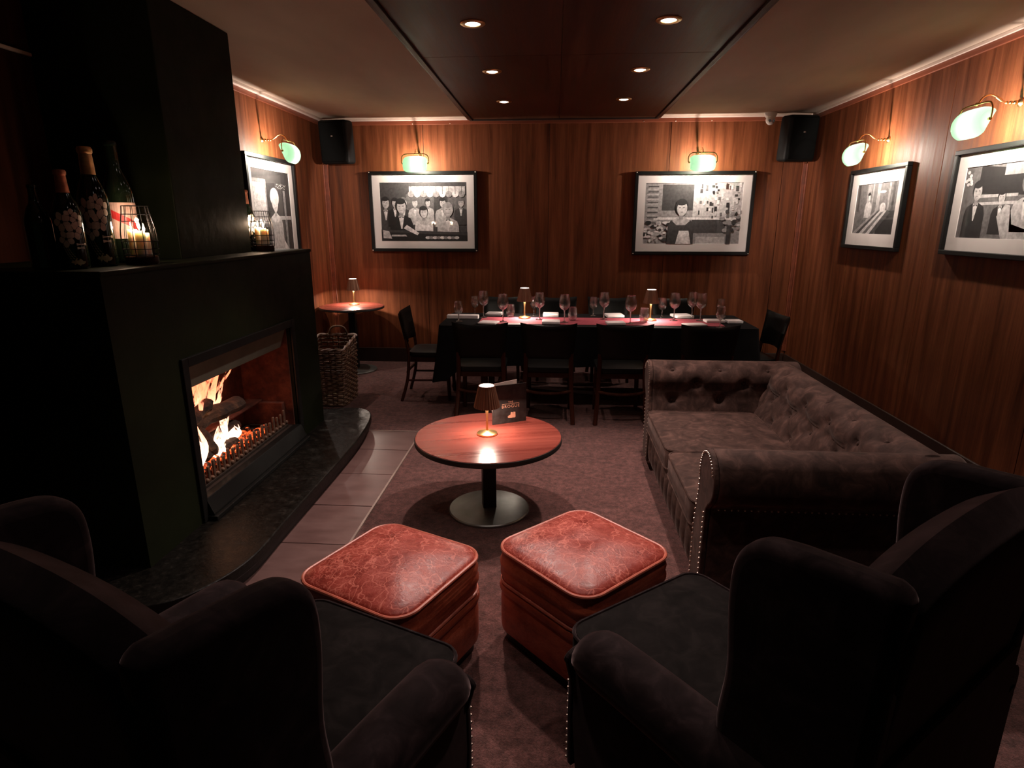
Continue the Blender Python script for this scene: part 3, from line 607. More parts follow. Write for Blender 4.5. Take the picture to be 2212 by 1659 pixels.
# ------------------------------------------------------------------ framed prints (generic black and white scenes)
def art(kind, W, H):
    m = MB(); z = [0.0]
    def poly(pts, g):
        z[0] += .00004; P = [(-(u - .5) * W, z[0] + .0004, (v - .5) * H) for u, v in pts if True]
        m.add([(-(sum(p[0] for p in pts) / len(pts) - .5) * W, z[0] + .0004, (sum(p[1] for p in pts) / len(pts) - .5) * H)] + P, [(0, (i + 1) % len(P) + 1, i + 1) for i in range(len(P))], None, g)
    cl = lambda q: max(0.0, min(1.0, q))
    def rect(x0, y0, x1, y1, g): poly([(cl(x0), cl(y0)), (cl(x1), cl(y0)), (cl(x1), cl(y1)), (cl(x0), cl(y1))], g)
    asp = W / H
    def ell(cx, cy, rx, ry, g, a0=0, a1=TWO, n=20): poly([(cl(cx + rx * math.cos(a0 + (a1 - a0) * k / n)), cl(cy + ry * math.sin(a0 + (a1 - a0) * k / n))) for k in range(n if abs(a1 - a0 - TWO) < 1e-6 else n + 1)], g)
    def person(x, y, s, suit, skin=4, hair=0, shirt=5, tie=0, wide=1.0, dress=False):
        sx = s / asp
        poly([(cl(x + a * sx * wide), cl(y + b * s)) for a, b in ((-.62, -1.9), (-.60, -.9), (-.50, -.62), (-.16, -.46), (.16, -.46), (.50, -.62), (.60, -.9), (.62, -1.9))], suit)
        if dress: poly([(cl(x + a * sx), cl(y + b * s)) for a, b in ((-.42, -.60), (-.12, -.42), (.12, -.42), (.42, -.60), (.2, -.8), (-.2, -.8))], skin)
        else: poly([(cl(x + a * sx), cl(y + b * s)) for a, b in ((-.15, -.48), (.15, -.48), (.03, -1.15), (-.03, -1.15))], shirt); poly([(cl(x + a * sx), cl(y + b * s)) for a, b in ((-.12, -.52), (.12, -.60), (.12, -.52), (-.12, -.60))], tie)
        rect(x - .10 * sx, y - .55 * s, x + .10 * sx, y - .2 * s, skin - 1); ell(x, y + .03 * s, .30 * sx, .37 * s, hair); ell(x + .02 * sx, y - .05 * s, .235 * sx, .33 * s, skin)
        ell(x - .02 * sx, y + .23 * s, .25 * sx, .14 * s, hair); rect(x - .13 * sx, y - .02 * s, x - .04 * sx, y + .01 * s, 1); rect(x + .05 * sx, y - .02 * s, x + .14 * sx, y + .01 * s, 1); rect(x - .05 * sx, y - .22 * s, x + .08 * sx, y - .20 * s, 2)
    rd = random.Random(kind * 13 + 5)
    rect(0, 0, 1, 1, 1)
    if kind == 1:      # guests round a table under a scalloped awning
        rect(0, .15, 1, 1, 1); rect(.30, .42, .62, .80, 2); rect(.78, .35, 1, .78, 2)
        for x, s, su in ((.06, .26, 1), (.17, .22, 0), (.27, .23, 1), (.40, .20, 4), (.55, .18, 4), (.72, .22, 4), (.93, .2, 1)): person(x, .66, s, su, 4, rd.choice((0, 2)))
        rect(.34, .80, .98, .93, 4)
        for k in range(9): ell(.36 + .0725 * k, .80, .036, .055, 5 if k % 2 else 3); rect(.36 + .0725 * k - .003, .80, .36 + .0725 * k + .003, .93, 2)
        person(.24, .60, .34, 0); person(.50, .50, .27, 5, dress=True); person(.78, .54, .32, 4, 4, 3)
        rect(0, 0, 1, .16, 0); poly([(0, .16), (1, .10), (1, .15), (0, .20)], 1)
        for k in range(9): ell(.54 + .042 * k, .06, .028, .025, 5 if k % 2 == 0 else 3)
        poly([(.02, .05), (.12, .04), (.09, .17), (.02, .19)], 4); poly([(.11, .08), (.3, .08), (.28, .11), (.12, .11)], 4); poly([(.26, .22), (.42, .10), (.44, .14), (.30, .28)], 5)
    elif kind == 2:    # a woman at a busy shop window
        rect(0, 0, 1, 1, 3); rect(.18, .55, .5, .97, 1); rect(.50, .45, 1, 1, 4); rect(.1, .40, .95, .44, 5); rect(.5, .18, .85, .40, 1); rect(.55, .0, .85, .12, 4)
        for k in range(16): rect(.02 + .012 * (k % 2), .30 + .042 * k, .14, .315 + .042 * k, 1 if k % 2 else 4)
        for k in range(60):
            x, y = rd.uniform(.55, .97), rd.uniform(.42, .98); w_ = rd.uniform(.008, .03); rect(x, y, x + w_, y + rd.uniform(.02, .09), rd.choice((0, 1, 2, 5, 5)))
        for k in range(46): ell(rd.uniform(.0, .33), rd.uniform(.02, .36), rd.uniform(.012, .035), rd.uniform(.014, .04), rd.choice((0, 1, 4, 5, 5)))
        for k in range(26): ell(rd.uniform(.80, 1.0), rd.uniform(.2, .55), rd.uniform(.01, .03), rd.uniform(.014, .04), rd.choice((0, 1, 3, 5)))
        person(.385, .60, .36, 1, 4, 0, dress=True); poly([(.34, .0), (.50, .0), (.47, .22), (.37, .22)], 5); rect(.86, 0, .9, .3, 1)
    elif kind == 3:    # a tall woman in a pale gown by a window
        rect(0, 0, 1, 1, 1); rect(0, .40, .35, .90, 3); rect(.02, .44, .32, .86, 5); rect(.80, .1, .86, .8, 3); rect(.55, .48, .98, .52, 4); rect(.02, .0, .2, .36, 2)
        poly([(.28, 0), (.92, 0), (.84, .16), (.70, .28), (.66, .42), (.45, .42), (.40, .26)], 5)
        person(.55, .66, .26, 4, 5, 5, dress=True); ell(.55, .72, .12, .10, 5)
        for k in range(22): x = .62 + .012 * k; rect(x, .835 + .022 * math.sin(k * 1.9), x + .012, .845 + .022 * math.sin(k * 1.9), 5)
    elif kind == 4:    # a figure leaning over a long diagonal form
        rect(0, 0, 1, 1, 2)
        for k in range(14): x = rd.uniform(0, .95); rect(x, .45, x + rd.uniform(.02, .08), 1, rd.choice((1, 2, 3)))
        rect(.6, 0, 1, .45, 0); person(.34, .74, .22, 4, 4, 0, dress=True); ell(.66, .82, .08, .025, 5)
        for k in range(6): o_ = k * .09; poly([(.0 + o_, .0), (.10 + o_, .0), (.62 + o_ * .6, .42), (.55 + o_ * .6, .47)], (3, 1, 4, 2, 4, 1)[k])
        ell(.70, .52, .07, .09, 4)
    else:              # men in evening clothes laughing together
        rect(0, 0, 1, 1, 2); poly([(.2, 1), (1, .85), (1, .55), (.2, .62)], 0); rect(.5, .84, .75, 1, 3); rect(.2, .56, .7, .60, 4); rect(.2, .46, .7, .50, 4)
        person(.20, .66, .36, 0, 4, 0, 5, 0); person(.52, .56, .26, 0, 4, 0); person(.80, .72, .40, 4, 4, 2, 5, 0)
        poly([(.5, .30), (.58, .46), (.64, .44), (.68, .10), (.95, .10), (.9, 0), (.6, 0)], 4)
        for k in range(8): ell(.05 + rd.uniform(-.03, .05), rd.uniform(.72, .98), .02, .025, 5)
    return m, 'print'
def picture(label, kind, loc, rot, W, H, frame=.035, mat=.085, depth=.04):
    p = thing('framed_picture', label, 'picture', loc, rot, 'framed black and white pictures')
    m = MB(); w, h = W / 2, H / 2
    for b in ((-w, w, h - frame, h), (-w, w, -h, -h + frame)): m.box(b[0], b[1], .002, depth, b[2], b[3])
    for b in ((-w, -w + frame), (w - frame, w)): m.box(b[0], b[1], .002, depth, -h + frame, h - frame)
    obj('frame', m, 'frame_black', p, smooth=False, bevel=.003)
    obj('backing', MB().box(-w + frame * .5, w - frame * .5, .002, .010, -h + frame * .5, h - frame * .5), 'wall_core', p, smooth=False)
    mm = MB(); w1, h1 = w - frame, h - frame; w2, h2 = w1 - mat, h1 - mat
    for x0, x1, z0, z1 in ((-w1, w1, h2, h1), (-w1, w1, -h1, -h2), (-w1, -w2, -h2, h2), (w2, w1, -h2, h2)): mm.box(x0, x1, .010, .0165, z0, z1)
    obj('mat_board', mm, 'mat_board', p, smooth=False)
    am, nm = art(kind, 2 * w2 + .004, 2 * h2 + .004); o = obj(nm, am, ['grey%d' % i for i in range(6)], p, smooth=False); o.location = (0, .0115, 0)
    obj('glass_pane', MB().box(-w1, w1, .024, .0245, -h1, h1), 'pane', p, smooth=False)
    if kind in (1, 2):
        for sx_ in (-1, 1):
            for sz_ in (-1, 1): obj('corner_pin', MB().ball((sx_ * (w - .012), depth + .002, sz_ * (h - .012)), .0085, 10, 6), 'nickel', p)
    return p
picture('framed picture of guests round a table, left on the far wall', 1, (-1.510, YB, 1.763), PI, 1.24, .885)
picture('framed picture of a woman at a shop window, right on the far wall', 2, (1.520, YB, 1.742), PI, 1.30, .895)
picture('framed picture of a woman in a pale gown beside the chimney', 3, (XL, 5.70, 1.69), -PI / 2, 1.0, 1.08)
picture('framed picture on the right wall, the whole one nearer the corner', 4, (XR, 5.503, 1.760), PI / 2, .925, .672, .03, .10)
picture('framed picture of laughing men cut by the right edge', 5, (XR, 4.015, 1.772), PI / 2, .94, .672, .03, .085)

# ------------------------------------------------------------------ speakers, security camera, cables
def speaker(label, loc, rot, tilt):
    s = thing('wall_speaker', label, 'speaker', loc, rot, 'wall speakers in the far corners')
    M = RX(tilt)
    obj('cabinet', MB().rbox((0, .11, 0), (.33, .20, .45), .035, 4, M), 'speaker_case', s)
    obj('grille', MB().rbox((0, .212, 0), (.285, .03, .405), .014, 3, M), 'speaker_mesh', s)
    obj('badge', MB().rbox((0, .229, .06), (.022, .004, .012), .002, 2, M), 'nickel', s)
    obj('bracket', MB().box(-.03, .03, -.06, .03, -.05, .05), 'black_metal', s, smooth=False, bevel=.004)
    return s
speaker('black wall speaker in the left far corner under the ceiling', (-2.40, YB - .06, 2.505), PI - .12, -.08)
speaker('black wall speaker in the right far corner under the ceiling', (2.49, YB - .065, 2.50), PI + .16, -.08)
sc_ = thing('security_camera', 'white dome security camera under the ceiling by the right speaker', 'camera', (2.222, YB - .13, ZC))
obj('mount', MB().lathe([(.062, 0), (.064, -.006), (.058, -.03), (.05, -.045)], 28), 'white_plastic', sc_)
obj('eyeball', MB().ball((0, -.008, -.072), (.047, .05, .05), 24, 14), 'white_plastic', sc_)
for x in (-.018, .018): obj('lens', MB().lathe([(.0001, 0), (.012, 0), (.013, -.004), (.013, -.02)], 18, T(x, -.056, -.088) @ RX(PI / 2 + .35)), 'dark_glass_black', sc_)
for lb, x, z0, y in (('thin cable running down the left far corner', -2.60, .2, YB - .02), ('thin cable running down the right far corner', 2.652, .2, YB - .02)):
    obj('speaker_cable', MB().tube([(0, 0, 2.29 - q * .2) if q % 2 else (.006, 0, 2.29 - q * .2) for q in range(11)], .006, 6), 'trim_wood', loc=(x, y, 0), label=lb, cat='cable', group='speaker cables')

# ------------------------------------------------------------------ upholstery tools
def pad(mb, w, h, r, prof, dome, rings=7, n=6, M=None, dimple=0.0, mi=0):
    """cushion: rounded-rectangle rings; prof = (inset, z) from the bottom up, then a domed top"""
    loops = []
    i0, z0 = prof[0]
    for k in (.25, .6): loops.append([(x * k, y * k, z0) for x, y in rpoly(w - 2 * i0, h - 2 * i0, max(.004, r - i0), n)])
    for i, z in prof: loops.append([(x, y, z) for x, y in rpoly(w - 2 * i, h - 2 * i, max(.004, r - i), n)])
    i1, z1 = prof[-1]; out = rpoly(w - 2 * i1, h - 2 * i1, max(.004, r - i1), n)
    for q in range(1, rings):
        k = 1 - q / rings; zz = z1 + dome * (1 - k ** 2.2); zz -= dimple * math.exp(-(k / .18) ** 2); loops.append([(x * k, y * k, zz) for x, y in out])
    N = len(loops[0]); V = [p for l in loops for p in l]; Fc = []
    for a in range(len(loops) - 1):
        for b in range(N): c = (b + 1) % N; Fc.append((a * N + b, a * N + c, (a + 1) * N + c, (a + 1) * N + b))
    Fc.append(tuple(reversed(range(N)))); V.append((0, 0, z1 + dome - dimple)); L = (len(loops) - 1) * N
    Fc += [(L + b, L + (b + 1) % N, len(V) - 1) for b in range(N)]
    return mb.add(V, Fc, M, mi)
def resample(P, step):
    P = [Vector((a, b)) for a, b in P]; out = [P[0]]; acc = 0.0
    for a, b in zip(P, P[1:]):
        l = (b - a).length; n = max(1, round(l / step))
        out += [a.lerp(b, (k + 1) / n) for k in range(n)]
    return out
def tufted(prof, L, place, pu, pv, depth, pit, s_lo, s_hi, step=.016, ju=0.0, v0=0.0):
    """rolled upholstery: prof (outward, z) swept along a length L with a diamond button pattern; returns mesh builder and button points"""
    P = resample(prof, step); S = [0.0]
    for a, b in zip(P, P[1:]): S.append(S[-1] + (b - a).length)
    nr = []
    for i in range(len(P)):
        tg = (P[min(i + 1, len(P) - 1)] - P[max(i - 1, 0)]).normalized(); nr.append(Vector((-tg.y, tg.x)))
    nt = max(8, int(L / step)); V = []; Fc = []
    def hgt(t_, s):
        w = min(1, max(0, (s - s_lo) / .04)) * min(1, max(0, (s_hi - s) / .05)) * min(1, t_ / .05) * min(1, (L - t_) / .05)
        if w <= 0: return 0.0
        u = (t_ - ju) / pu; v = (s - s_lo - v0) / pv
        a, b = (u + v) / 2, (u - v) / 2
        pil = (abs(math.sin(PI * a)) * abs(math.sin(PI * b))) ** .42
        da, db = a - round(a), b - round(b); du, dv = (da + db) * pu, (da - db) * pv; dd = du * du + dv * dv
        return w * (depth * (pil - 1) - pit * math.exp(-dd / .00075))
    for k in range(nt + 1):
        t_ = L * k / nt
        for i, p in enumerate(P):
            q = p + nr[i] * hgt(t_, S[i]); V.append(place(t_, q.x, q.y))
    n = len(P)
    for k in range(nt):
        for i in range(n - 1): Fc.append((k * n + i, k * n + i + 1, (k + 1) * n + i + 1, (k + 1) * n + i))
    for k in (0, nt): Fc.append(tuple(k * n + i for i in range(n)) if k else tuple(reversed([k * n + i for i in range(n)])))
    btn = []
    for iv in range(0, int((s_hi - s_lo) / pv) + 2):
        s = s_lo + v0 + iv * pv
        if s > s_hi - .03 or s < s_lo + .01: continue
        i = min(range(n), key=lambda q: abs(S[q] - s))
        for iu in range(-2, int(L / pu) + 3):
            if (iu + iv) % 2: continue
            t_ = ju + iu * pu
            if t_ < .06 or t_ > L - .06: continue
            q = P[i] + nr[i] * (hgt(t_, S[i]) + .004); btn.append(place(t_, q.x, q.y))
    return MB().add(V, Fc), btn
def arc(cx, cz, r, a0, a1, n=14): return [(cx + r * math.cos(math.radians(a0 + (a1 - a0) * k / n)), cz + r * math.sin(math.radians(a0 + (a1 - a0) * k / n))) for k in range(n + 1)]

# ------------------------------------------------------------------ chesterfield sofa along the right side
SX, SY = 1.14, 3.21
so = thing('chesterfield_sofa', 'taupe velvet buttoned sofa with rolled arms beside the right wall', 'sofa', (SX, SY, 0))
def rel(p): return (p[0] - SX, p[1] - SY, p[2])
pa = [(0, .34), (.012, .42), (.035, .52)] + arc(.150, .628, .118, 196, -62, 26) + [(.175, .49), (.168, .30), (.165, .07)]
pb = [(0, .34), (.035, .44), (.085, .55)] + arc(.222, .630, .120, 200, -62, 26) + [(.255, .49), (.25, .30), (.25, .07)]
btn_mesh = MB().ball((0, 0, 0), .0125, 10, 6).mesh('button', 'velvet_taupe')
def buttons(parent, pts):
    for p in pts: o = obj('button', btn_mesh, None, parent); o.location = p
IN, IF = 2.52, 3.90
am, bp = tufted(pa, .96, lambda t_, o, z: rel((1.63 - t_, IN - o, z)), .155, .115, .007, .020, .10, .46, v0=.06, ju=.09)
near_arm = obj('arm', am, 'velvet_taupe', so, smooth='all'); buttons(near_arm, bp)
am, bp = tufted(pa, .96, lambda t_, o, z: rel((.67 + t_, IF + o, z)), .155, .115, .0025, .028, .10, .46, v0=.06, ju=.13)
far_arm = obj('arm', am, 'velvet_taupe', so, smooth='all'); buttons(far_arm, bp)
am, bp = tufted(pb, 1.70, lambda t_, o, z: rel((1.30 + o, 4.06 - t_, z)), .150, .110, .016, .026, .07, .52, v0=.05, ju=.10)
sb_ = obj('backrest', am, 'velvet_taupe', so, smooth='all'); buttons(sb_, bp)
for y, sgn in ((IN, -1), (IF, 1)):
    poly = [(sgn * o, z) for o, z in [(-.004, .07), (-.004, .34)] + pa[1:]]
    pm = MB().prism(poly if sgn > 0 else list(reversed(poly)), 0, .022, T(.668 - SX, y - SY, 0) @ Matrix(((0, 0, -1, 0), (1, 0, 0, 0), (0, 1, 0, 0), (0, 0, 0, 1))))
    fpn = obj('arm_front_panel', pm, 'velvet_taupe', so, smooth=False, bevel=.006)
    ol = resample([(o, z) for o, z in [(.012, .10), (.012, .34), (.025, .42), (.047, .52)] + arc(.150, .628, .104, 196, -50, 30)[:22]] , .024)
    ol2 = resample([(.153, .10), (.155, .30), (.160, .47)], .024)
    nm = MB()
    for p in ol + ol2: nm.ball(rel((.6445, y + sgn * p.x, p.y)), .0052, 8, 4)
    if sgn < 0:
        for k in range(34): nm.ball(rel((.70 + k * .027, y - .1785, .492)), .0048, 8, 4)
    obj('nail_trim', nm, 'nickel', so, kind='stuff', label='row of domed metal upholstery nails')
def apron(u, v):
    yy = 2.50 + (3.92 - 2.50) * u; z = .075 + .235 * v
    puff = .026 * abs(math.sin(PI * (yy - 2.5) / .118 + .9 * math.sin(v * 3))) ** .6 * math.sin(PI * min(1, v * 1.02)) ** .6
    return rel((.672 - puff, yy, z))
obj('front_apron', MB().grid(apron, 110, 16).box(.672 - SX, .72 - SX, 2.50 - SY, 3.92 - SY, .07, .31), 'velvet_taupe', so, smooth='all')
obj('seat_base', MB().box(.70 - SX, 1.50 - SX, 2.38 - SY, 4.03 - SY, .07, .31), 'velvet_taupe', so, smooth=False)
for y0, y1 in ((2.515, 3.158), (3.162, 3.905)):
    cm = pad(MB(), .70, y1 - y0, .06, [(.02, .30), (.004, .312), (0, .34), (0, .415), (.008, .430)], .022)
    c_ = obj('seat_cushion', cm, 'velvet_taupe', so); c_.location = rel((.985, (y0 + y1) / 2, 0))
    for z, ins in ((.428, .004), (.314, .002)):
        obj('piping', MB().tube([(x, y, z) for x, y in rpoly(.70 - 2 * ins, y1 - y0 - 2 * ins, .058)], .0062, 6, True), 'velvet_taupe', c_)
fm = MB().lathe([(.022, 0), (.026, .01), (.034, .03), (.03, .05), (.036, .072)], 16).mesh('foot', 'dark_wood')
for x, y in ((.74, 2.44), (.74, 3.98), (1.48, 2.44), (1.48, 3.98)):
    o = obj('foot', fm, None, so); o.location = rel((x, y, 0))

# ------------------------------------------------------------------ wing armchairs in the foreground
def armchair(label, loc, rot):
    c = thing('wing_armchair', label, 'armchair', loc, rot, 'dark velvet wing armchairs')
    obj('seat_base', MB().rbox((0, .06, .225), (.66, .80, .17), .03, 3), 'velvet_dark', c)
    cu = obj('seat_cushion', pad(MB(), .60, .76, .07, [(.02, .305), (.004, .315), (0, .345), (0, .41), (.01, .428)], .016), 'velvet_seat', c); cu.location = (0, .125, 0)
    for z in (.426, .312): obj('piping', MB().tube([(x, y, z) for x, y in rpoly(.594, .754, .066)], .006, 6, True), 'velvet_dark', cu)
    for s in (-1, 1):
        def armf(u, v):
            # u: front to back along the arm, v: round the section
            a = TWO * v; y = .325 - .72 * u
            e = min(1.0, (u / .12)) if u < .12 else 1.0; k = math.sqrt(max(0, 1 - (1 - e) ** 2))
            rx, rz = .078 * (.22 + .78 * k), .072 * (.15 + .85 * k)
            return (s * (.382 - .012 * u) + rx * math.cos(a), y, .530 - .012 * (1 - k) * 3 + rz * math.sin(a) + .012 * math.sin(PI * u))
        ar = MB().grid(armf, 26, 20, cv=True); n = 20
        ar.f += [tuple(range(n)), tuple(reversed(range(25 * n, 26 * n)))]; ar.mi += [0, 0]
        prof = [(-.40, .12), (.295, .12), (.315, .30), (.312, .44), (.295, .53), (-.40, .53)]
        ar.prism(prof, -.045, .045, T(s * .372, 0, 0) @ Matrix(((0, 0, 1, 0), (1, 0, 0, 0), (0, 1, 0, 0), (0, 0, 0, 1))))
        ao = obj('arm', ar, 'velvet_dark', c)
        fp_ = MB().prism([(x * .9, z) for x, z in [(-.040, .13), (.040, .13), (.045, .30), (.042, .42), (.058, .48)] + [(.066 * math.cos(math.radians(q)), .495 + .030 * math.sin(math.radians(q))) for q in range(0, 181, 20)] + [(-.058, .48), (-.042, .42), (-.045, .30)]], 0, .018, T(s * .380, .336, 0) @ RX(PI / 2))
        obj('arm_front_panel', fp_, 'velvet_dark', ao, smooth=False, bevel=.005)
        nt_ = MB()
        for q in range(14):
            for e in (-.036, .036): nt_.ball((s * .380 + e, .338, .15 + q * .024), .0042, 8, 4)
        obj('nail_trim', nt_, 'nickel', ao, kind='stuff', label='row of domed metal upholstery nails')
        # wing: side outline (y, z)
        wo = bez([(-.36, .52, 0), (-.14, .545, 0), (-.105, .62, 0), (-.115, .76, 0), (-.104, .92, 0), (-.112, 1.015, 0), (-.150, 1.062, 0), (-.21, 1.078, 0), (-.29, 1.084, 0), (-.385, 1.09, 0)], 5)
        wp = [(p.x, p.y) for p in wo] + [(-.415, 1.08), (-.40, .52)]
        obj('wing', MB().prism(list(reversed(wp)) if False else wp, -.036, .036, T(s * .362, 0, 0) @ RZ(-s * .06) @ Matrix(((0, 0, 1, 0), (1, 0, 0, 0), (0, 1, 0, 0), (0, 0, 0, 1)))), 'velvet_dark', c, smooth=True, bevel=.026, bseg=4)
    def back(u, v):
        a = TWO * v; x = (-1 + 2 * u); zt = 1.115 - .05 * abs(x) ** 3
        return None
    bkm = MB(); NX, NZ = 14, 22
    def bk(side):
        def f(u, v):
            x = -.345 + .69 * u; xn = 2 * u - 1; zt = 1.118 - .045 * abs(xn) ** 2.5; z = .30 + (zt - .30) * v
            yc = -.300 - .062 * v; th = .060 * (math.sin(PI * min(1, .5 + .5 * (1 - max(0, (v - .86) / .14)))) if v > .86 else 1.0)
            th = .062 * math.sqrt(max(0.0, 1 - max(0, (v - .88) / .12) ** 2))
            bul = .030 * (1 - xn * xn) * math.sin(PI * v) if side > 0 else 0.0
            return (x, yc + side * (th + bul), z)
        return f
    bkm.grid(bk(1), NX, NZ); o0 = len(bkm.v); bkm.grid(lambda u, v: bk(-1)(1 - u, v), NX, NZ)
    for j in range(NZ - 1):      # side strips
        a0, b0 = 0 * NZ + j, o0 + (NX - 1) * NZ + j; bkm.f.append((a0, a0 + 1, b0 + 1, b0)); bkm.mi.append(0)
        a0, b0 = (NX - 1) * NZ + j, o0 + 0 * NZ + j; bkm.f.append((a0 + 1, a0, b0, b0 + 1)); bkm.mi.append(0)
    obj('backrest', bkm, 'velvet_dark', c, smooth='all')
    obj('outer_back', MB().box(-.36, .36, -.405, -.365, .14, .70), 'velvet_dark', c, smooth=False, bevel=.012)
    lg = MB().lathe([(.016, 0), (.018, .01), (.026, .08), (.030, .15)], 12).mesh('leg', 'dark_wood')
    for x, y in ((-.33, .30), (.33, .30), (-.31, -.38), (.31, -.38)): o = obj('leg', lg, None, c); o.location = (x, y, 0)
    return c
armchair('dark velvet wing armchair in the right foreground, back to the viewer', (.595, 1.405, 0), math.radians(37.7))
armchair('dark velvet wing armchair in the left foreground, back to the viewer', (-.715, 1.152, 0), math.radians(-22.97))

# ------------------------------------------------------------------ leather ottomans
def ottoman(label, loc, rot, dim):
    c = thing('leather_ottoman', label, 'ottoman', loc, rot, 'red leather ottomans'); W = .505
    obj('plinth', MB().prism(rpoly(W - .05, W - .05, .05), 0, .05), 'black_edge', c, smooth=False)
    obj('body', pad(MB(), W, W, .085, [(.02, .048), (.004, .056), (0, .08), (.0, .20), (.004, .228)], .0), 'leather_side', c)
    band = pad(MB(), W + .012, W + .012, .09, [(.018, .226), (.004, .232), (0, .248), (.004, .264), (.02, .272)], .0); obj('rolled_band', band, 'leather_side', c)
    side = MB()
    def ring(u, v):
        q = rpoly(W - .012, W - .012, .088, 8); i = int(round(u * len(q))) % len(q); x, y = q[i]; z = .27 + .142 * v
        bl = .012 * math.sin(PI * v) + .004 * math.sin(6 * PI * v + 4 * u) * math.sin(PI * v); l = math.hypot(x, y); return (x * (1 + bl / l), y * (1 + bl / l), z)
    nq = len(rpoly(1, 1, .1, 8)); side.grid(ring, nq, 12, cu=True); obj('cushion_side', side, 'leather_side', c, smooth='all')
    obj('cushion_top', pad(MB(), W - .006, W - .006, .088, [(.03, .398), (.002, .404), (0, .412), (.012, .424)], .034, 10, 8, None, dim), 'leather_red', c, smooth='all')
    for z in (.414, .276): obj('piping', MB().tube([(x, y, z) for x, y in rpoly(W - .004, W - .004, .088, 7)], .0068, 8, True), 'leather_piping', c)
    return c
ottoman('worn red leather ottoman nearer the fireplace', (-.583, 1.955, 0), math.radians(-26), .0)
ottoman('worn red leather ottoman nearer the sofa with a creased centre', (.130, 2.122, 0), math.radians(-46), .006)

# ------------------------------------------------------------------ round pedestal tables
def pedestal(name, label, loc, r, h, th, mat, colr, base_r, rot=0.0):
    c = thing(name, label, 'table', loc, rot)
    obj('table_top', MB().lathe([(r - .004, h - th + .004), (r, h - th + .008), (r, h - .006), (r - .002, h - .003)], 72), 'black_edge', c)
    obj('veneer_surface', MB().lathe([(.0001, h), (r - .006, h), (r - .003, h - .004)], 72, cap=False), mat, c, smooth=True)
    obj('column', MB().rbox((0, 0, (h - th) / 2 + .01), (colr, colr, h - th - .02), .006, 2), 'black_metal', c)
    obj('base_disc', MB().lathe([(base_r - .004, 0), (base_r, .004), (base_r, .012), (base_r - .006, .018), (.07, .028), (.0001, .03)], 64), 'base_metal', c)
    obj('top_bracket', MB().box(-.12, .12, -.02, .02, h - th - .012, h - th + .004).box(-.02, .02, -.12, .12, h - th - .012, h - th + .004), 'black_metal', c, smooth=False)
    return c
TX, TY, TZ = -.363, 3.249, .467
pedestal('pedestal_table', 'low round mahogany table on a black pedestal in the middle', (TX, TY, 0), .422, TZ, .036, 'mahogany_top', .078, .238, .25)
pedestal('pedestal_table', 'round side table with a small lamp in the far left corner', (-2.268, 6.62, 0), .358, .74, .03, 'mahogany_top', .075, .24, 0)
def table_lamp(label, loc, n_pleat=28, power=1.0):
    c = thing('table_lamp', label, 'lamp', loc, 0, 'small gold table lamps')
    obj('base', MB().lathe([(.056, 0), (.059, .002), (.059, .009), (.056, .012), (.022, .017), (.009, .024)], 36), 'gold', c)
    obj('stem', MB().lathe([(.0085, .022), (.0065, .05), (.0062, .10), (.0085, .14), (.0098, .156), (.0090, .164), (.004, .168), (.003, .1715)], 18), 'gold', c)
    def shf(u, v):
        a = TWO * u; k = 1 + .035 * (1 if int(u * n_pleat * 2 + .01) % 2 else -1); r = (.073 - .028 * v) * k; return (r * math.cos(a), r * math.sin(a), .165 + .125 * v)
    obj('shade', MB().grid(shf, n_pleat * 2, 6, cu=True), 'shade_brown', c, smooth=False, solid=.0015)
    obj('top_ring', MB().tube([(.0455 * math.cos(TWO * k / 32), .0455 * math.sin(TWO * k / 32), .290) for k in range(32)], .0022, 6, True), 'shade_brown', c)
    obj('top_diffuser', MB().lathe([(.0001, .2915), (.0405, .2915), (.0415, .288), (.0415, .284), (.0001, .284)], 32), 'led_glow', c, smooth=False)
    obj('led_disc', MB().lathe([(.0001, .180), (.028, .180), (.030, .177), (.030, .174), (.0001, .174)], 32), 'led', c, smooth=False)
    light('table_lamp_light', 'AREA', (0, 0, .1725), TABLE_W * power, (1, .80, .66), c, shape='DISK', size=.058)
    return c
table_lamp('small gold table lamp with pleated shade on the low round table', (-.372, 3.268, TZ))
table_lamp('small gold table lamp on the corner side table', (-2.278, 6.74, .74), 14, 2.4)
table_lamp('small gold table lamp on the left half of the dining table', (-.285, 5.835, .7465), 28, 1.7)
table_lamp('small gold table lamp on the right half of the dining table', (.915, 5.775, .7465), 10, 1.7)

# menu standing on the round table
mn = thing('menu_book', 'black menu with copper lettering standing open on the round table', 'menu', (-.357, 3.428, TZ), math.atan2(3.532 - 3.431, -.158 + .354))
MW, MH = .222, .243
obj('front_cover', MB().box(0, MW, -.002, .002, .0005, MH), 'menu_cover', mn, smooth=False, bevel=.001)
obj('back_cover', MB().box(0, MW, -.002, .002, .0005, MH, T(0, .004, 0) @ RZ(.42)), 'menu_cover', mn, smooth=False, bevel=.001)
obj('pages', MB().box(.004, MW - .03, -.0006, .0006, .003, MH + .008, T(0, .004, 0) @ RZ(.24) @ RY(-.03)).box(.004, MW - .06, -.0006, .0006, .003, MH + .010, T(0, .004, 0) @ RZ(.16) @ RY(-.05)), 'paper_cream', mn, smooth=False)
def text(name, body, size, x, z, parent, mat, sx=1.0):
    cu = bpy.data.curves.new(name, 'FONT'); cu.body = body; cu.size = size; cu.align_x = 'CENTER'; cu.extrude = .0003; cu.space_character = sx
    to = bpy.data.objects.new(name, cu); col.objects.link(to); bpy.context.view_layer.update()
    me = bpy.data.meshes.new_from_object(to); bpy.data.objects.remove(to); bpy.data.curves.remove(cu)
    me.materials.clear(); me.materials.append(MATS[mat]); me.transform(T(x, -.0025, z) @ RX(PI / 2))
    return obj(name, me, None, parent)
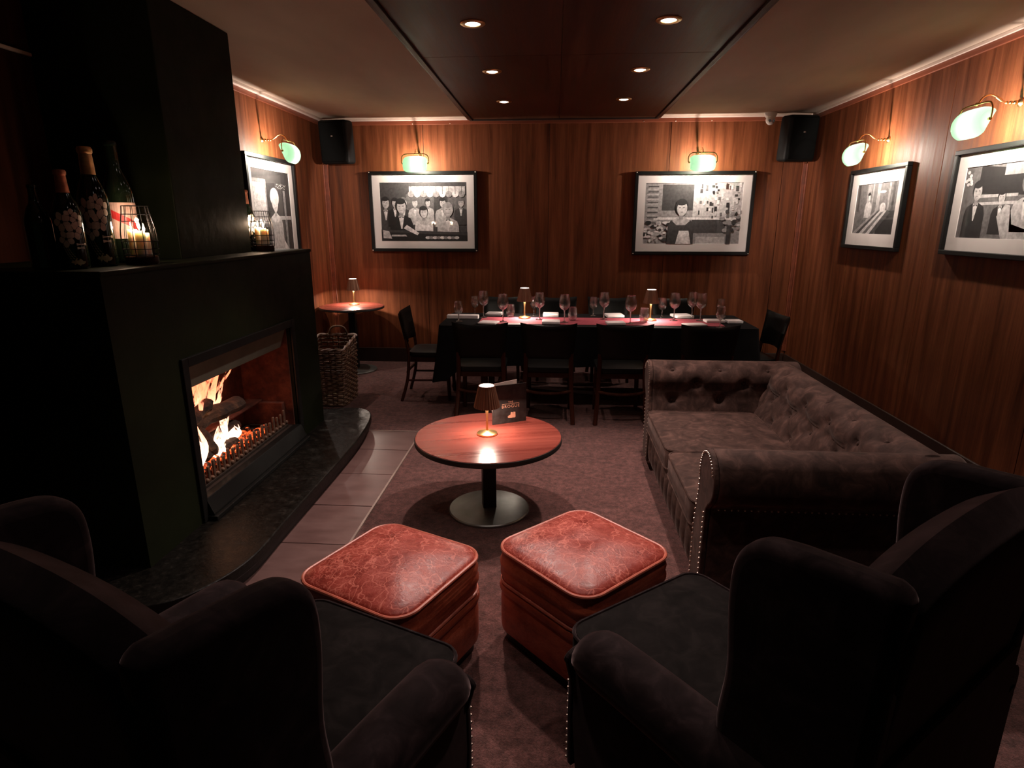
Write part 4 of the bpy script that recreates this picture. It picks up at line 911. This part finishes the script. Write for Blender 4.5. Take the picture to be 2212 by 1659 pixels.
text('lettering', 'THE', .016, .118, .128, mn, 'copper_ink', 1.2); text('lettering', 'BROGUE', .026, .118, .098, mn, 'copper_ink', 1.25)
obj('printed_rule', MB().box(.062, .174, -.0032, -.0021, .1215, .1235), 'copper_ink', mn, smooth=False)
lg_ = MB()
for dx, sc_x in ((0, 1), (.017, 1)):
    q = [(-.026, .0), (-.022, -.007), (.006, -.009), (.012, -.004), (.011, .026), (-.003, .028), (-.006, .012), (-.018, .008)]
    lg_.prism([(x * .9 + dx, z) for x, z in q], .0021, .0030 + dx * .01, T(.122, 0, .040) @ RX(PI / 2))
obj('boot_emblem', lg_, 'copper_ink', mn, smooth=False)

# ------------------------------------------------------------------ dining table, cloth and chairs
DX0, DX1, DY0, DY1, DZ = -1.04, 1.80, 5.37, 6.17, .74
dt = thing('dining_table', 'long dining table under a black cloth by the far wall', 'table', ((DX0 + DX1) / 2, (DY0 + DY1) / 2, 0))
hw, hd = (DX1 - DX0) / 2, (DY1 - DY0) / 2
obj('table_top', MB().box(-hw + .01, hw - .01, -hd + .01, hd - .01, DZ - .04, DZ - .008), 'dark_wood', dt, smooth=False, bevel=.004)
for x in (-1, 1):
    for y in (-1, 1): obj('leg', MB().box(-.03, .03, -.03, .03, 0, DZ - .04, T(x * (hw - .40), y * (hd - .07), 0)), 'dark_wood', dt, smooth=False, bevel=.004)
tcl = MB(); per = rpoly(2 * hw, 2 * hd, .03, 6); pts = []
def dense(p, step=.03):
    out = []
    for a, b in zip(p, p[1:] + p[:1]):
        l = math.hypot(b[0] - a[0], b[1] - a[1]); n = max(1, int(l / step)); out += [(a[0] + (b[0] - a[0]) * k / n, a[1] + (b[1] - a[1]) * k / n) for k in range(n)]
    return out
pp = dense(per); N = len(pp); V = []; Fc = []; NR = 9
for j in range(NR):
    v = j / (NR - 1)
    for i, (x, y) in enumerate(pp):
        cd = math.hypot(hw - abs(x), hd - abs(y)); cr = math.exp(-(cd / .16) ** 2)
        l = math.hypot(x / hw, y / hd); nx, ny = (x / abs(x) if hw - abs(x) < .035 else 0, y / abs(y) if hd - abs(y) < .035 else 0)
        fold = .016 * v * math.sin(i * .55) * (1 - cr); end_ = nx != 0 and ny == 0; out_ = .006 + .018 * v * v + fold + .05 * cr * v
        V.append((x + nx * out_, y + ny * out_, DZ - ((.20 if end_ else .36) + (.32 if end_ else .16) * cr) * v + (.003 if j == 0 else 0)))
for j in range(NR - 1):
    for i in range(N): k = (i + 1) % N; Fc.append((j * N + i, (j + 1) * N + i, (j + 1) * N + k, j * N + k))
Fc.append(tuple(range(N)))
tcl.add(V, Fc); obj('tablecloth', tcl, 'black_cloth', loc=((DX0 + DX1) / 2, (DY0 + DY1) / 2, 0), label='black cloth draped over the long dining table', cat='tablecloth')
obj('table_runner', MB().box(-1.12, 1.12, -.21, .21, 0, .0025), 'runner_red', loc=(.42, 5.69, DZ + .0035), smooth=False, label='dark red runner along the middle of the dining table', cat='runner')

def dining_chair():
    c = thing('dining_chair', 'x', 'chair', (0, 0, 0), 0, 'black leather dining chairs')
    obj('seat', pad(MB(), .43, .41, .08, [(.02, .425), (.004, .435), (0, .455), (.006, .472)], .018), 'black_leather', c)
    obj('seat_frame', MB().box(-.19, .19, -.18, .18, .38, .427), 'dark_wood', c, smooth=False, bevel=.006)
    def bkf(side):
        def f(u, v):
            xn = 2 * u - 1; w = .205 + .028 * v; x = xn * w; z = .545 + .315 * v - .022 * (1 - xn * xn) * max(0, (v - .5) * 2) + .012 * (1 - xn * xn) * max(0, (.5 - v) * 2)
            yc = -.195 - .055 * v - .045 * (1 - xn * xn); ed = (1 - abs(xn) ** 12) * (1 - abs(2 * v - 1) ** 14)
            return (x, yc + side * .021 * math.sqrt(max(0, ed)), z)
        return f
    m = MB().grid(bkf(1), 16, 12).grid(lambda u, v: bkf(-1)(1 - u, v), 16, 12); obj('backrest', m, 'black_leather', c, smooth='all')
    for s in (-1, 1):
        obj('leg', MB().tube(bez([(s * .188, -.215, .60), (s * .190, -.200, .44), (s * .198, -.215, .22), (s * .216, -.275, .0)], 4), .019, 8, flat=.8), 'dark_wood', c)
        obj('leg', MB().tube([(s * .180, .165, .40), (s * .188, .178, .0)], [.021, .016], 8), 'dark_wood', c)
        obj('side_stretcher', MB().tube([(s * .196, -.212, .20), (s * .185, .172, .20)], .010, 6), 'dark_wood', c)
    obj('back_stretcher', MB().tube(bez([(-.195, -.212, .275), (-.10, -.232, .262), (0, -.238, .258), (.10, -.232, .262), (.195, -.212, .275)], 4), .013, 8), 'dark_wood', c)
    return c
ch0 = dining_chair(); ch0['label'] = 'black leather dining chair, leftmost of the near row'
ch0.location = (-.612, 5.115, 0); ch0.rotation_euler = (0, 0, .03)
CH = 'black leather dining chairs'
dup(ch0, (-.035, 5.115, 0), -.02, 'second black leather dining chair from the left in the near row')
dup(ch0, (.572, 5.115, 0), .02, 'third black leather dining chair from the left in the near row')
dup(ch0, (1.262, 5.115, 0), -.03, 'black leather dining chair in the near row behind the sofa')
for x, lb in ((-.56, 'leftmost chair on the far side of the dining table'), (.02, 'second chair from the left on the far side of the dining table'), (.60, 'third chair from the left on the far side of the dining table'), (1.30, 'rightmost chair on the far side of the dining table')):
    dup(ch0, (x, 6.44, 0), PI, 'black ' + lb)
dup(ch0, (-1.165, 5.655, 0), -PI / 2 + .04, 'black leather dining chair at the left end of the dining table')
dup(ch0, (1.775, 5.56, 0), PI / 2 + .08, 'black leather dining chair at the right end of the dining table')

# ------------------------------------------------------------------ glassware and napkins
G = {'big': [(.0001, .0015), (.036, .0015), (.037, .003), (.012, .008), (.0042, .018), (.0038, .09), (.006, .112), (.026, .124), (.045, .145), (.052, .170), (.051, .195), (.045, .228), (.040, .256), (.0392, .258)],
     'small': [(.0001, .0015), (.032, .0015), (.033, .003), (.011, .007), (.0042, .016), (.004, .055), (.007, .070), (.024, .080), (.037, .098), (.041, .120), (.039, .150), (.034, .186), (.0333, .188)],
     'tumbler': [(.0001, .0015), (.026, .0015), (.034, .010), (.040, .030), (.0415, .055), (.039, .090), (.034, .126), (.0333, .128)]}
GM = {k: MB().lathe(v, 28, cap=False).mesh('bowl', 'wine_glass', 'all') for k, v in G.items()}
def glass(kind, x, y, z, label):
    nm = {'big': 'wine_glass', 'small': 'water_goblet', 'tumbler': 'tumbler'}[kind]
    obj(nm, GM[kind], None, loc=(x, y, z), label=label, cat='glass', group='glasses on the dining table', solid=.0022)
Z0, Z1 = DZ + .003, DZ + .006
for kind, x, y, lb in [
    ('small', -.897, 5.607, 'small stemmed glass standing alone at the left end of the dining table'), ('small', -.80, 6.05, 'small glass behind the first tall wine glass from the left'),
    ('big', -.689, 5.85, 'first tall wine glass from the left on the dining table'), ('big', -.476, 5.60, 'second tall wine glass from the left on the dining table'),
    ('tumbler', -.425, 5.90, 'stemless glass just left of the left table lamp'), ('small', -.20, 6.03, 'small glass just behind the left table lamp'),
    ('big', -.137, 5.755, 'tall wine glass just right of the left table lamp'), ('big', .099, 5.60, 'fourth tall wine glass from the left on the dining table'),
    ('tumbler', .178, 5.72, 'stemless glass beside the fourth tall wine glass'), ('small', .392, 6.04, 'small glass in the middle of the far side of the dining table'),
    ('big', .48, 5.815, 'fifth tall wine glass from the left, beside the middle small glass'), ('big', .702, 5.558, 'tall wine glass left of the right table lamp'),
    ('tumbler', .845, 5.69, 'stemless glass close beside the right table lamp'), ('small', 1.065, 6.01, 'small glass just right of the right table lamp'),
    ('big', 1.138, 5.78, 'tall wine glass to the right of the right table lamp'), ('big', 1.33, 5.90, 'rear one of the two overlapping tall wine glasses at the right'),
    ('big', 1.385, 5.78, 'front one of the two overlapping tall wine glasses at the right'), ('small', 1.62, 5.98, 'small glass at the far right corner of the dining table'),
    ('small', 1.475, 5.42, 'small stemmed glass at the near right end of the dining table')]:
    on_runner = -.70 < x < 1.54 and 5.48 < y < 5.90
    glass(kind, x, y, Z1 if on_runner else Z0, lb)
def napkin(x, y, w, dpt, rot, lb, th=.016):
    m = pad(MB(), w, dpt, .008, [(.004, 0), (0, .003), (0, .006), (.003, .0065), (0, .007), (0, th - .003), (.006, th)], .004, 4, 3)
    z = DZ + .0065 if (5.47 < y + dpt / 2 and y - dpt / 2 < 5.91 and x > -.75 and x < 1.6) else DZ + .0035
    obj('napkin', m, 'napkin', loc=(x, y, z), rotz=rot, label=lb, cat='napkin', group='folded napkins on the dining table')
napkin(-.885, 5.80, .31, .075, .0, 'long rolled white napkin at the left end of the dining table', .035)
napkin(-.60, 5.50, .17, .15, -.2, 'white napkin in front of the first tall wine glass')
napkin(-.60, 6.05, .16, .16, -.1, 'white napkin behind the first two tall wine glasses', .022)
napkin(-.355, 5.44, .125, .09, 0, 'small white card napkin at the near edge below the left lamp', .008)
napkin(-.03, 6.03, .155, .17, 0, 'white napkin on the far side right of the left lamp', .024)
napkin(-.025, 5.55, .165, .15, 0, 'white napkin on the near side right of the left lamp', .024)
napkin(.60, 6.02, .17, .17, .12, 'white napkin on the far side left of the right lamp', .024)
napkin(.565, 5.53, .17, .13, .1, 'white napkin on the near side left of the right lamp', .022)
napkin(1.265, 6.03, .18, .18, .22, 'white napkin on the far side right of the right lamp', .024)
napkin(1.27, 5.50, .20, .12, .25, 'white napkin on the near side right of the right lamp')
napkin(1.50, 5.72, .18, .11, .1, 'white napkin near the right end, left of the last glass', .024)
napkin(1.68, 5.72, .14, .12, .05, 'last white napkin at the right end of the dining table', .024)

# ------------------------------------------------------------------ wicker basket
bk_ = thing('wicker_basket', 'tall brown wicker basket with handles beyond the fireplace', 'basket', (-2.08, 5.41, 0), .02)
BW, BD = .36, .45
def bring(z, grow=0.0): return rpoly(BW * (.92 + .10 * z / .55) + grow, BD * (.92 + .10 * z / .55) + grow, .05, 4)
def top_z(x, y): return .53 + .06 * max(0, min(1, (y + .20) / .36))
wv = MB(); rows = 25
st_n = 28
for r_ in range(rows):
    z = .012 + .52 * r_ / (rows - 1); base = dense(bring(z), .018); P = []
    for i, (x, y) in enumerate(base):
        l = math.hypot(x, y); ph = (i / len(base)) * st_n * PI + r_ * PI; k = 1 + .0085 * math.sin(ph) / l
        zz = z if z < .44 else z + (top_z(x, y) - .53) * (z - .44) / .09
        P.append((x * k, y * k, zz))
    wv.tube(P, .0088, 6, True)
obj('weave', wv, 'wicker', bk_, kind='stuff')
stk = MB(); bb0, bb1 = dense(bring(0), .018), dense(bring(.53), .018)
for k in range(st_n):
    a = bring(0)[0]; i0 = int(k * len(bb0) / st_n); i1 = int(k * len(bb1) / st_n); stk.tube([(bb0[i0][0], bb0[i0][1], 0), (bb1[i1][0], bb1[i1][1], top_z(*bb1[i1]) - .005)], .0055, 5)
obj('stakes', stk, 'wicker', bk_, kind='stuff')
obj('basket_bottom', MB().prism(bring(0, -.02), .004, .014), 'wicker', bk_, smooth=False)
rim = dense(bring(.54), .012)
for q in range(2):
    obj('rim_braid', MB().tube([(x * (1 + .008 / math.hypot(x, y) * math.cos(i * .5 + q * PI)), y * (1 + .008 / math.hypot(x, y) * math.cos(i * .5 + q * PI)), top_z(x, y) + .006 + .008 * math.sin(i * .5 + q * PI)) for i, (x, y) in enumerate(rim)], .0085, 6, True), 'wicker' if q else 'wicker_pale', bk_)
for yy in (BD / 2,):
    zb = top_z(0, yy)
    obj('handle', MB().tube(bez([(-.09, yy, zb - .03), (-.082, yy, zb + .04), (-.045, yy, zb + .085), (.045, yy, zb + .085), (.082, yy, zb + .04), (.09, yy, zb - .03)], 5), .0095, 8), 'wicker', bk_)
